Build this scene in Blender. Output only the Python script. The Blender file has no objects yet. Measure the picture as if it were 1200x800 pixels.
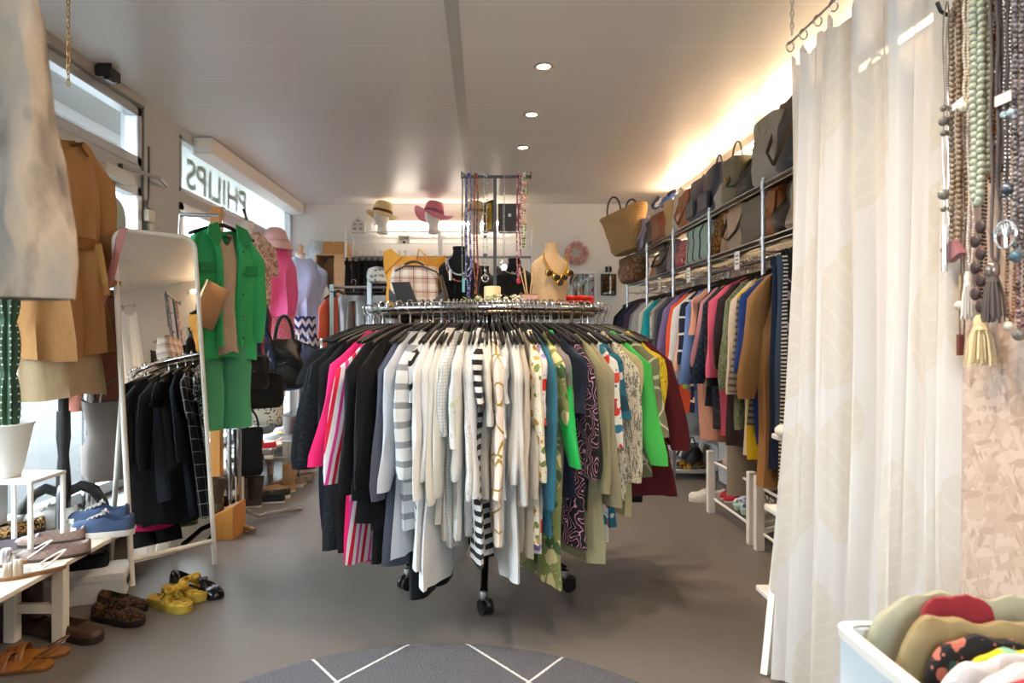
import bpy, bmesh, math, random
from math import sin, cos, pi, sqrt, radians as R, atan2
from mathutils import Vector, Matrix
SC = bpy.context.scene
COL = SC.collection
rnd = random.Random(7)
VX, VY, FP, CH = 568.0, 393.0, 800.0, 1.15      # eye-level vanishing point, focal length (px), eye height (m)
def XP(px, Y): return (px - VX) * Y / FP
def ZP(py, Y): return CH - (py - VY) * Y / FP
def YX(px, X): return FP * X / (px - VX)
# ------------------------------------------------------------------ materials
def lin(h):
    if isinstance(h, str):
        h = h.lstrip('#'); h = h if len(h) == 6 else ''.join(k * 2 for k in h); c = [int(h[i:i+2], 16) / 255 for i in (0, 2, 4)]
    else: c = list(h)
    return tuple((x / 12.92 if x <= .04045 else ((x + .055) / 1.055) ** 2.4) for x in c) + (1,)
_M = {}
def soft(h):
    c = [int(h[i:i + 2], 16) for i in (1, 3, 5)]
    if min(c) > 190: a = sum(c) / 3; c = [int((k * .75 + a * .25) * .92) for k in c]
    return '#%02x%02x%02x' % tuple(c)
class NT:
    def __init__(s, name):
        s.m = bpy.data.materials.new(name); s.m.use_nodes = True
        s.t = s.m.node_tree; s.n = s.t.nodes; s.l = s.t.links
        s.b = s.n['Principled BSDF']; s.out = s.n['Material Output']
    def new(s, typ, **kw):
        n = s.n.new(typ)
        for k, v in kw.items(): setattr(n, k, v)
        return n
    def val(s, sock, v):
        if hasattr(v, 'is_linked') or hasattr(v, 'links'): s.l.new(v, sock)
        else: sock.default_value = v
    def math(s, op, a, b=None, c=None):
        n = s.new('ShaderNodeMath', operation=op)
        for i, v in enumerate((a, b, c)):
            if v is not None: s.val(n.inputs[i], v)
        return n.outputs[0]
    def mix(s, f, a, b):
        n = s.new('ShaderNodeMix', data_type='RGBA')
        s.val(n.inputs[0], f); s.val(n.inputs[6], a); s.val(n.inputs[7], b)
        return n.outputs[2]
    def coord(s, scale=(1, 1, 1), kind='Object'):
        tc = s.new('ShaderNodeTexCoord'); mp = s.new('ShaderNodeMapping')
        mp.inputs['Scale'].default_value = scale
        s.l.new(tc.outputs[kind], mp.inputs[0]); return mp.outputs[0]
    def xyz(s, vec):
        n = s.new('ShaderNodeSeparateXYZ'); s.l.new(vec, n.inputs[0]); return n.outputs
    def noise(s, vec, scale, detail=3, out=0):
        n = s.new('ShaderNodeTexNoise'); s.l.new(vec, n.inputs['Vector'])
        n.inputs['Scale'].default_value = scale; n.inputs['Detail'].default_value = detail
        return n.outputs[out]
    def voro(s, vec, scale, feature='F1', out='Distance', rand=1):
        n = s.new('ShaderNodeTexVoronoi', feature=feature); s.l.new(vec, n.inputs['Vector'])
        n.inputs['Scale'].default_value = scale; n.inputs['Randomness'].default_value = rand
        return n.outputs[out]
    def ramp(s, f, stops, const=False):
        n = s.new('ShaderNodeValToRGB'); s.l.new(f, n.inputs[0]); cr = n.color_ramp
        if const: cr.interpolation = 'CONSTANT'
        while len(cr.elements) < len(stops): cr.elements.new(.5)
        for e, (p, c) in zip(cr.elements, stops): e.position = p; e.color = c
        return n.outputs[0]
    def bump(s, h, strength=.2, dist=.002):
        n = s.new('ShaderNodeBump'); n.inputs['Strength'].default_value = strength
        n.inputs['Distance'].default_value = dist
        s.l.new(h, n.inputs['Height']); s.l.new(n.outputs[0], s.b.inputs['Normal'])
    def base(s, c): s.val(s.b.inputs['Base Color'], c)
    def set(s, **kw):
        for k, v in kw.items(): s.b.inputs[k.replace('_', ' ')].default_value = v
        return s
def plain(c, rough=.5, metal=0., var=0., **kw):
    key = ('p', c, rough, metal, var, tuple(kw.items()))
    if key in _M: return _M[key]
    t = NT('finish_%s' % (c.lstrip('#'))); t.set(Roughness=rough, Metallic=metal)
    for k, v in kw.items(): t.b.inputs[k.replace('_', ' ')].default_value = v
    if var:
        v = t.coord(); f = t.noise(v, 9, 4)
        a = lin(c); b = tuple(x * (1 - var) for x in a[:3]) + (1,)
        t.base(t.mix(f, a, b)); t.bump(t.noise(v, 120, 2), .15, .001)
    else: t.base(lin(c))
    _M[key] = t.m; return t.m
def emis(c, s):
    key = ('e', c, s)
    if key in _M: return _M[key]
    t = NT('lamp_glow'); t.base(lin(c)); t.b.inputs['Emission Color'].default_value = lin(c)
    t.b.inputs['Emission Strength'].default_value = s; _M[key] = t.m; return t.m
def fab(kind, c1, c2='#ffffff', c3=None, s=20., w=.5, rough=.85):
    """woven cloth: solid or a printed pattern laid out in the garment's own metres"""
    key = ('f', kind, c1, c2, c3, s, w, rough)
    if key in _M: return _M[key]
    c3 = c3 or c2
    t = NT('cloth_%s_%s' % (kind, c1.lstrip('#'))); t.set(Roughness=rough)
    t.b.inputs['Sheen Weight'].default_value = .06
    t.b.inputs['Specular IOR Level'].default_value = .25
    v = t.coord(); x, y, z = t.xyz(v); A, B, C = lin(c1), lin(c2), lin(c3)
    def step(f, thr): return t.math('GREATER_THAN', f, thr)
    def stripe(c, sc, wd): return t.math('LESS_THAN', t.math('FRACT', t.math('MULTIPLY', c, sc)), wd)
    if kind == 'solid': col = t.mix(t.noise(v, 14, 3), A, tuple(k * .88 for k in A[:3]) + (1,))
    elif kind == 'hs': col = t.mix(stripe(t.math('ADD', z, t.math('MULTIPLY', t.noise(v, 8), .02)), s, w), A, B)
    elif kind == 'vs': col = t.mix(stripe(x, s, w), A, B)
    elif kind == 'ds':
        d = t.math('ADD', t.math('MULTIPLY', x, 1.1), z)
        f = t.math('FRACT', t.math('MULTIPLY', d, s))
        col = t.ramp(f, [(0, A), (.28, B), (.5, A), (.75, C)], True)
    elif kind == 'vs3':
        f = t.math('FRACT', t.math('MULTIPLY', t.math('ADD', x, t.math('MULTIPLY', z, .18)), s))
        col = t.ramp(f, [(0, A), (.3, B), (.55, A), (.78, C)], True)
    elif kind == 'check':
        m = t.math('MAXIMUM', stripe(x, s, w), stripe(z, s, w)); m = t.math('MAXIMUM', m, stripe(y, s, w * .5)); col = t.mix(m, A, B)
    elif kind == 'plaid':
        m1 = t.math('MULTIPLY', t.math('ADD', stripe(x, s, .42), stripe(z, s, .42)), .45)
        col = t.mix(m1, A, B); m2 = t.math('MAXIMUM', stripe(t.math('ADD', x, .013), s, .05), stripe(t.math('ADD', z, .013), s, .05))
        col = t.mix(m2, col, C)
    elif kind == 'dots': col = t.mix(t.math('LESS_THAN', t.voro(v, s), w), A, B)
    elif kind == 'floral':
        vv = t.new('ShaderNodeVectorMath', operation='ADD'); t.l.new(v, vv.inputs[0])
        n = t.new('ShaderNodeTexNoise'); n.inputs['Scale'].default_value = s * 1.2; t.l.new(v, n.inputs['Vector'])
        sc = t.new('ShaderNodeVectorMath', operation='SCALE'); t.l.new(n.outputs['Color'], sc.inputs[0]); sc.inputs['Scale'].default_value = .6 / s
        t.l.new(sc.outputs[0], vv.inputs[1]); q = vv.outputs[0]
        s *= 1.7; w *= 1.4; d = t.voro(q, s); rc = t.xyz(t.voro(q, s, out='Color'))[0]
        pc = t.ramp(rc, [(0, B), (.36, C), (.66, A)], True)
        col = t.mix(t.math('LESS_THAN', d, w), A, pc)
        col = t.mix(t.math('LESS_THAN', t.voro(q, s * 2.4), .18), col, C)
    elif kind == 'swirl':
        n = t.new('ShaderNodeTexWave'); n.inputs['Scale'].default_value = s * .4; n.inputs['Distortion'].default_value = 13
        n.inputs['Detail'].default_value = 1.5; n.inputs['Detail Scale'].default_value = 2.2; t.l.new(v, n.inputs['Vector'])
        col = t.ramp(n.outputs['Fac'], [(0, A), (.38, B), (.62, C), (.8, A)], True)
    elif kind == 'chev':
        zz = t.math('ABSOLUTE', t.math('SUBTRACT', t.math('FRACT', t.math('MULTIPLY', x, s)), .5))
        f = t.math('ADD', t.math('MULTIPLY', z, s * .75), t.math('MULTIPLY', zz, 1.))
        f = t.math('ADD', f, t.math('MULTIPLY', t.noise(v, 30), .3))
        col = t.mix(t.math('LESS_THAN', t.math('FRACT', f), w), A, B)
    elif kind == 'tweed':
        st = t.noise(t.coord((1, 1, .2)), s * 4, 2); col = t.mix(step(st, w), A, B)
        col = t.mix(step(t.noise(v, s * 5, 1), .62), col, C)
    elif kind == 'leo':
        d = t.voro(v, s); n = t.noise(v, s * 1.6, 2); d = t.math('ADD', d, t.math('MULTIPLY', n, .35))
        col = t.ramp(d, [(0, C), (.34, A), (.52, B), (.74, A)], True)
    elif kind == 'chain':
        d = t.voro(v, s, 'DISTANCE_TO_EDGE'); col = t.mix(t.math('LESS_THAN', d, w), A, B)
    elif kind == 'straw':
        m = stripe(z, s, .5); n = t.noise(t.coord((1, 1, .3)), 60, 2); col = t.mix(n, A, B); col = t.mix(t.math('MULTIPLY', m, .35), col, C)
    elif kind == 'quilt':
        a = stripe(t.math('ADD', x, z), s, .07); b = stripe(t.math('SUBTRACT', x, z), s, .07); col = t.mix(t.math('MAXIMUM', a, b), A, B)
    elif kind == 'marble':
        n = t.noise(t.coord((1, 1, .45)), s, 5); col = t.ramp(n, [(.3, B), (.45, C), (.56, A), (.7, B)])
    elif kind == 'denim':
        n = t.noise(t.coord((3, 3, .5)), 12, 4); col = t.mix(n, A, B); col = t.mix(t.math('MULTIPLY', t.noise(v, 300, 1), .3), col, C)
    t.base(col)
    t.bump(t.noise(t.coord((1, 1, .45)), 30, 5), .5, .008)
    _M[key] = t.m; return t.m
def wood(c1, c2, s=8, axis=2, rough=.5):
    key = ('w', c1, c2, s, axis)
    if key in _M: return _M[key]
    t = NT('wood_grain'); sc = [6, 6, 6]; sc[axis] = .5; t.set(Roughness=rough)
    v = t.coord(tuple(sc)); f = t.noise(v, s, 5); t.base(t.mix(f, lin(c1), lin(c2))); t.bump(f, .1, .002)
    _M[key] = t.m; return t.m
def leather(c, rough=.42, var=.25):
    key = ('l', c, rough)
    if key in _M: return _M[key]
    t = NT('leather_%s' % c.lstrip('#')); t.set(Roughness=rough); v = t.coord(); a = lin(c)
    t.base(t.mix(t.noise(v, 11, 4), a, tuple(k * (1 - var) for k in a[:3]) + (1,)))
    t.bump(t.voro(v, 260), .25, .001); _M[key] = t.m; return t.m
CHROME = plain('#c8c8ca', .16, 1.); STEEL = plain('#a9a9ab', .3, 1.); WIRE = plain('#b4b3b0', .28, 1.)
WHITE = plain('#f1efec', .4); WHITEP = plain('#ece8e1', .45, 0, .06); BLACK = plain('#121113', .35); GOLD = plain('#c59a3e', .25, 1.)
BLKM = plain('#1a191b', .45); DKMET = plain('#3a3836', .4, .7)
# ------------------------------------------------------------------ mesh building
class MB:
    def __init__(s): s.v = []; s.f = []
    def add(s, vs, fs):
        o = len(s.v); s.v += [tuple(p) for p in vs]; s.f += [tuple(i + o for i in f) for f in fs]; return s
    def box(s, c, d, rot=None):
        x, y, z = d[0] / 2, d[1] / 2, d[2] / 2
        vs = [Vector((a, b, e)) for a in (-x, x) for b in (-y, y) for e in (-z, z)]
        if rot: vs = [rot @ p for p in vs]
        vs = [p + Vector(c) for p in vs]
        return s.add(vs, [(0, 1, 3, 2), (4, 6, 7, 5), (0, 4, 5, 1), (2, 3, 7, 6), (0, 2, 6, 4), (1, 5, 7, 3)])
    def bar(s, p, q, w, h):
        p, q = Vector(p), Vector(q); d = (q - p); L = d.length
        rot = d.to_track_quat('Z', 'X' if abs(d.normalized().x) < .9 else 'Y').to_matrix()
        return s.box((p + q) / 2, (w, h, L), rot)
    def loft(s, rings, cap0=True, cap1=True, closed=True):
        n = len(rings[0]); vs = [p for r in rings for p in r]; fs = []
        for k in range(len(rings) - 1):
            for i in range(n if closed else n - 1):
                j = (i + 1) % n; fs.append((k * n + i, k * n + j, (k + 1) * n + j, (k + 1) * n + i))
        if cap0: fs.append(tuple(range(n - 1, -1, -1)))
        if cap1: fs.append(tuple((len(rings) - 1) * n + i for i in range(n)))
        return s.add(vs, fs)
    def tube(s, pts, r, n=8, flat=1., closed=False, caps=True):
        pts = [Vector(p) for p in pts]; m = len(pts); rings = []; up = None
        for i, p in enumerate(pts):
            a = pts[i - 1] if (i > 0 or closed) else p; b = pts[(i + 1) % m] if (i < m - 1 or closed) else p
            t = (b - a).normalized() if (b - a).length > 1e-9 else Vector((0, 0, 1))
            if up is None:
                up = Vector((0, 0, 1)) if abs(t.z) < .9 else Vector((0, 1, 0))
            u = (up - t * up.dot(t))
            if u.length < 1e-5: u = t.orthogonal()
            u.normalize(); w = t.cross(u); up = u
            rr = r[i] if isinstance(r, (list, tuple)) else r
            rings.append([p + u * rr * cos(2 * pi * k / n) + w * rr * flat * sin(2 * pi * k / n) for k in range(n)])
        if closed: rings.append(rings[0]); return s.loft(rings, False, False)
        return s.loft(rings, caps, caps)
    def lathe(s, prof, n=20, c=(0, 0, 0), cap0=True, cap1=True):
        return s.loft([[(c[0] + r * cos(2 * pi * k / n), c[1] + r * sin(2 * pi * k / n), c[2] + z) for k in range(n)] for r, z in prof], cap0, cap1)
    def ball(s, c, r, n=8, m=5, sc=(1, 1, 1)):
        pr = [(max(1e-4, sin(pi * k / m)) * r, -cos(pi * k / m) * r) for k in range(m + 1)]
        return s.loft([[(c[0] + a * sc[0] * cos(2 * pi * k / n), c[1] + a * sc[1] * sin(2 * pi * k / n), c[2] + z * sc[2]) for k in range(n)] for a, z in pr])
    def arc(s, c, r, a0, a1, rad, n=8, plane='xz', k=12, sx=1., sz=1.):
        pts = []
        for i in range(k + 1):
            a = a0 + (a1 - a0) * i / k; u, w = r * sx * cos(a), r * sz * sin(a)
            pts.append((c[0] + u, c[1], c[2] + w) if plane == 'xz' else (c[0], c[1] + u, c[2] + w) if plane == 'yz' else (c[0] + u, c[1] + w, c[2]))
        return s.tube(pts, rad, n)
    def mesh(s, name, m, smooth=True, bev=0.):
        me = bpy.data.meshes.new(name); me.from_pydata(s.v, [], s.f); me.update()
        bm = bmesh.new(); bm.from_mesh(me)
        if bev:
            bmesh.ops.remove_doubles(bm, verts=bm.verts, dist=1e-5)
            try: bmesh.ops.bevel(bm, geom=[e for e in bm.edges if e.is_manifold and e.calc_face_angle(0) > .5], offset=bev, segments=2, affect='EDGES', clamp_overlap=True)
            except Exception: pass
        bmesh.ops.recalc_face_normals(bm, faces=bm.faces); bm.to_mesh(me); bm.free()
        if smooth:
            me.polygons.foreach_set('use_smooth', [True] * len(me.polygons))
            try: me.set_sharp_from_angle(angle=R(50))
            except Exception: pass
        me.materials.append(m); return me
    def build(s, name, m, parent=None, loc=(0, 0, 0), rz=0., smooth=True, bev=0.):
        o = bpy.data.objects.new(name, s.mesh(name, m, smooth, bev)); COL.objects.link(o)
        o.location = loc; o.rotation_euler = (0, 0, rz)
        if parent is not None: o.parent = parent
        return o
def tag(o, label, cat, group=None, kind=None):
    o['label'] = label; o['category'] = cat
    if group: o['group'] = group
    if kind: o['kind'] = kind
    return o
def thing(name, label, cat, loc=(0, 0, 0), rz=0., group=None, rot=None):
    o = bpy.data.objects.new(name, None); COL.objects.link(o); o.empty_display_size = .1
    o.location = loc; o.rotation_euler = rot if rot else (0, 0, rz)
    return tag(o, label, cat, group)
def struct(o): o['kind'] = 'structure'; return o
def twin(root, loc=None, rot=None, label=None, group=None):
    kids = list(root.children); r = root.copy(); COL.objects.link(r)
    if loc is not None: r.location = loc
    if rot is not None: r.rotation_euler = rot
    if label: r['label'] = label
    if group: r['group'] = group
    for ch in kids:
        c = ch.copy(); COL.objects.link(c); c.parent = r
        for g in ch.children:
            d = g.copy(); COL.objects.link(d); d.parent = c
    return r
def sm(a): a = max(0., min(1., a)); return a * a * (3 - 2 * a)
def lerp(a, b, t): return a + (b - a) * t
# ------------------------------------------------------------------ clothes
def body_mb(L, ws=.2, wc=None, wh=None, t=.03, th=None, slope=.06, nw=.075, nd=.07, A=.012, fr=2.5, seed=0, waist=None, hem=.012, drift=0., nu=12, nv=12, ttop=.013, slit=0., tail=0.):
    q = random.Random(seed); ph = [q.uniform(0, 6.28) for _ in range(6)]
    wc = wc or ws + .03; wh = wh or wc; th = th or t; mb = MB(); rings = []
    for j in range(nv + 1):
        v = (j / nv) ** 1.15; ring = []
        w = lerp(ws, wc, sm(v / .22)); w = lerp(w, wh, sm((v - .22) / .78)) if v > .22 else w
        if waist: w -= waist * math.exp(-((v - .52) / .16) ** 2)
        tt = lerp(ttop, t, sm(v / .3)); tt = lerp(tt, th, sm((v - .3) / .7)) if v > .3 else tt
        seq = [(i, 1) for i in range(nu + 1)] + [(i, -1) for i in range(nu - 1, 0, -1)]
        for i, sd in seq:
            a = -1 + 2 * i / nu; s_ = sin(a * pi / 2) * .55 + a * .45; x0 = abs(s_ * ws)
            zt = -slope * max(0, x0 - nw) / max(.01, ws - nw)
            if x0 < nw: zt -= (nd if sd < 0 else nd * .12) * (1 - (x0 / nw) ** 2)
            zh = -L + hem * sin(3 * s_ + ph[0]) + tail * (1 - s_ * s_) * -1
            z = lerp(zt, zh, v)
            f = A * (v ** 1.1) * (sin(fr * pi * s_ + ph[1] + 1.2 * v) + .55 * sin(2.3 * fr * pi * s_ + ph[2] - 1.7 * v))
            f += A * .35 * sin(9 * v + 4 * s_ + ph[3]) * sm(v * 4)
            prof = sqrt(max(0., 1 - s_ * s_ * .97))
            y = sd * tt * prof + f + drift * v * v
            x = s_ * w + .012 * v * sin(7 * v + ph[4]) + .3 * f * (1 if abs(s_) > .8 else 0)
            ring.append((x, y, z))
        rings.append(ring)
    mb.loft(rings, False, False)
    n = 2 * nu; fs = []
    for i in range(nu):                      # close the shoulder seams, leave the neck open
        a = -1 + 2 * (i + .5) / nu; s_ = sin(a * pi / 2) * .55 + a * .45
        if abs(s_ * ws) > nw * .8:
            b0 = (n - i) % n; b1 = (n - i - 1) % n
            fs.append((i, i + 1, b1, b0) if i and i + 1 < nu else (0, 1, n - 1) if i == 0 else (nu - 1, nu, nu + 1))
    mb.add([], []); mb.f += fs
    return mb
def sleeve_mb(side, ln, ws=.2, slope=.06, rx=.062, ry=.026, end=.8, out=.12, seed=0, fwd=0., n=12, m=11, cuff=False):
    q = random.Random(seed * 7 + side + 3); p1, p2, p3 = (q.uniform(0, 6.28) for _ in range(3)); mb = MB(); rings = []
    for k in range(m + 1):
        v = k / m; d = v * ln
        cx = ws - .035 + min(.05, d * .6) + out * d + .012 * sin(5 * v + p1) * v
        cy = fwd * v * v + .014 * sin(4 * v + p2) * v
        cz = -slope * .9 - d * sqrt(max(.1, 1 - out * out)) + .012
        e = lerp(.5, 1, sm(v * 5)) * lerp(1, end, v)
        if cuff and v > .92: e *= .82
        wob = 1 + .14 * sin(14 * v + p3) * sm(v * 3) + .08 * sin(31 * v + p1)
        til = .55 * (1 - sm(v * 4))
        ring = []
        for i in range(n):
            th = 2 * pi * i / n; a = rx * e * (1 + .09 * sin(3 * th + p1 + 6 * v)) * cos(th); b = ry * e * wob * (1 + .22 * sin(2 * th + p2 + 5 * v)) * sin(th)
            ring.append((side * (cx + a), cy + b, cz - a * til))
        rings.append(ring)
    return mb.loft(rings, True, False)
def collar_mb(nw=.075, h=.045, t=.02, stand=.02):
    mb = MB(); pts = []
    for k in range(13):
        a = pi * (-.35 + 1.7 * k / 12); pts.append((nw * cos(a) * 1.02, t * sin(a) * 1.4 + .004, -.012 if 2 < k < 10 else -.05))
    outer = [(p[0] * 1.25, p[1] * 1.3 + (.006 if p[1] > 0 else -.012), p[2] - h * .55) for p in pts]; top = [(p[0] * 1.05, p[1], p[2] + stand) for p in pts]
    mb.loft([pts, top, outer], False, False, closed=False); return mb
class Hang: pass
def make_hanger(name, m, wid=.2, drop=.1, slope=.065, clip=False):
    o = thing(name, 'x', 'hanger')
    h = MB(); r = .017; pts = [(r * cos(a), 0, .004 + r * sin(a)) for a in [R(200 - 220 * k / 9) for k in range(10)]]
    pts += [(.012, 0, -.02), (0, 0, -.035), (0, 0, -drop + .005)]
    h.tube(pts, .0026, 6).build('hook', CHROME, o)
    b = MB(); k = 10
    if clip:
        b.tube([(-wid, 0, -drop), (wid, 0, -drop)], .004, 6)
        b.build('crossbar', m, o)
        for sx in (-1, 1): MB().box((sx * wid * .8, 0, -drop - .018), (.022, .022, .05)).build('clip', m, o, bev=.004)
    else:
        path = [(wid * s, 0, -drop - slope * abs(s) ** 1.25 - .004) for s in [-1 + 2 * i / k for i in range(k + 1)]]
        b.tube(path, [.011 if 0 < i < k else .008 for i in range(k + 1)], 8, .55); b.build('shoulder_bar', m, o)
        if slope < .08: MB().tube([(-wid * .93, 0, -drop - slope), (wid * .93, 0, -drop - slope)], .003, 5).build('crossbar', m, o)
    return o
NOHANG = object()
def garment(name, short, place, cat, loc, rz, m, L=.65, sl=.5, group=None, hanger=None, ms=None, collar=None, seed=0, rot=None, parts=None, srx=.062, sry=.024, sout=.1, send=.75, hlabel=None, **kw):
    """one garment (body, sleeves, collar) and, when it hangs, the separate hanger that carries it"""
    tilt = rot if rot else (0, 0, rz)
    o = thing(name, short + place, cat, loc, rz, group, tilt)
    body_mb(L, seed=seed, **kw).build('body', m, o)
    if sl:
        for sd in (-1, 1):
            s_ = sleeve_mb(sd, sl, kw.get('ws', .2), kw.get('slope', .06), srx, sry, send, sout, seed, cuff=sl > .4).build('sleeve', ms or m, o)
    if collar: collar_mb(kw.get('nw', .075), t=kw.get('ttop', .016) + .004).build('collar', collar, o)
    if hanger is not None:
        hg = twin(hanger, (loc[0], loc[1], loc[2] + .1), tilt, hlabel or 'hanger carrying the ' + short, 'clothes hangers')
    return o
def trousers(name, short, place, cat, loc, rz, m, L=1., w=.19, t=.022, leg=.1, end=.8, group=None, hanger=None, seed=0, mb_=None):
    o = thing(name, short + place, cat, loc, rz, group); q = random.Random(seed)
    for sd in (-1, 1):
        rings = []; p = q.uniform(0, 6)
        for k in range(13):
            v = k / 12; cx = sd * lerp(w * .5, w * .52, v); rx = lerp(w * .5, leg * end, sm(v * 1.2)); ry = lerp(t, t * 1.15, v)
            rings.append([(cx + rx * cos(a) * (1 + .04 * sin(9 * v + p)), ry * sin(a) * (1 + .2 * sin(3 * a + 7 * v + p)) + .012 * sin(4 * v + p) * v + .004 * sd, -L * v) for a in [2 * pi * i / 14 for i in range(14)]])
        MB().loft(rings, True, False).build('trouser_leg', m, o)
    wb = MB(); wb.loft([[((w + .004) * cos(a), (t + .006) * sin(a), z) for a in [2 * pi * i / 18 for i in range(18)]] for z in (.004, -.038)], False, False).build('waistband', mb_ or m, o)
    if hanger is not None: twin(hanger, (loc[0], loc[1], loc[2] + .1), (0, 0, rz), 'hanger clipped to the ' + short, 'clothes hangers')
    return o
# ------------------------------------------------------------------ bags
def bag(name, label, loc, rz, w, h, d, m, top=.5, tw=None, n=3.2, seed=0, handle=None, hm=None, flap=None, clasp=None, strap=None, slump=.012, group=None, cat='bag', tilt=0., rx=0., pocket=None, hr=.006, trim=None):
    o = thing(name, label, cat, loc, rz, group, (rx, tilt, rz)); q = random.Random(seed); ph = [q.uniform(0, 6.28) for _ in range(4)]
    tw = tw or 1.; mb = MB(); rings = []; N = 24; K = 10
    for k in range(K + 1):
        v = k / K; ease = min(1, (v * 14) ** .5 * .5 + .5) if v < .08 else 1
        W = w / 2 * lerp(1, tw, v) * (ease * .25 + .75 if v < .08 else 1); D = d / 2 * lerp(1, top, v ** 1.4) * (.75 if k == 0 else 1)
        ring = []
        for i in range(N):
            a = 2 * pi * i / N; ca, sa = cos(a), sin(a); x = W * abs(ca) ** (2 / n) * (1 if ca > 0 else -1); y = D * abs(sa) ** (2 / n) * (1 if sa > 0 else -1)
            wv = slump * (sin(5 * v + 2 * a + ph[0]) + .6 * sin(11 * v + 3 * a + ph[1])) * (.3 + .7 * v)
            ring.append((x + wv * ca, y + wv * sa, v * h + slump * .8 * sin(2 * a + ph[2]) * v))
        rings.append(ring)
    rings.append([(x * .97, y * .8, z - .008) for x, y, z in rings[-1]])
    mb.loft(rings).build('body', m, o)
    hm = hm or m
    if handle:
        for sy in ((-1, 1) if handle.get('two') else (0,)):
            MB().arc((handle.get('x', 0), sy * d * .5 * top, h - .012), handle.get('r', w * .22), 0, pi, hr, 7, 'xz', 14, 1, handle.get('s', 1.2)).build('handle', hm, o)
    if strap:
        s_ = MB(); s_.tube([(-w * .46, 0, h * .96), (-w * .5, -d * .3, h * .8), (-w * .42, -d * .62, h * .35), (0, -d * .66, h * strap), (w * .42, -d * .62, h * .35), (w * .5, -d * .3, h * .8), (w * .46, 0, h * .96)], .009, 6, .35)
        s_.build('strap', hm, o)
    if flap:
        f = MB(); F = []
        for k in range(7):
            u = k / 6
            F.append([(x * w * .5 * tw * .985, (-d * .5 * lerp(top, 1, u * flap) - .006) if k > 1 else (d * .4 * top * (1 - k)), h + .006 - max(0, (u - .17)) * h * flap * 1.2 - .04 * h * abs(x) ** 4 * u) for x in [-1 + i / 5 for i in range(11)]])
        f.loft(F, False, False, closed=False).build('flap', hm if flap < 0 else m, o)
    if pocket: MB().box((0, -d * .52, h * .3), (w * .6, .02, h * .4)).build('pocket', m, o, bev=.008)
    if clasp: MB().box((0, -d * .5 * lerp(top, 1, .5) - .012, h * .55), (.026, .008, .02)).build('clasp', clasp, o, bev=.003)
    if trim:
        MB().loft([[(p[0] * 1.012, p[1] * 1.02, p[2] + dz) for p in rings[K - 1]] for dz in (-.012, .03)], False, False).build('rim_trim', trim, o)
    return o
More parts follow.
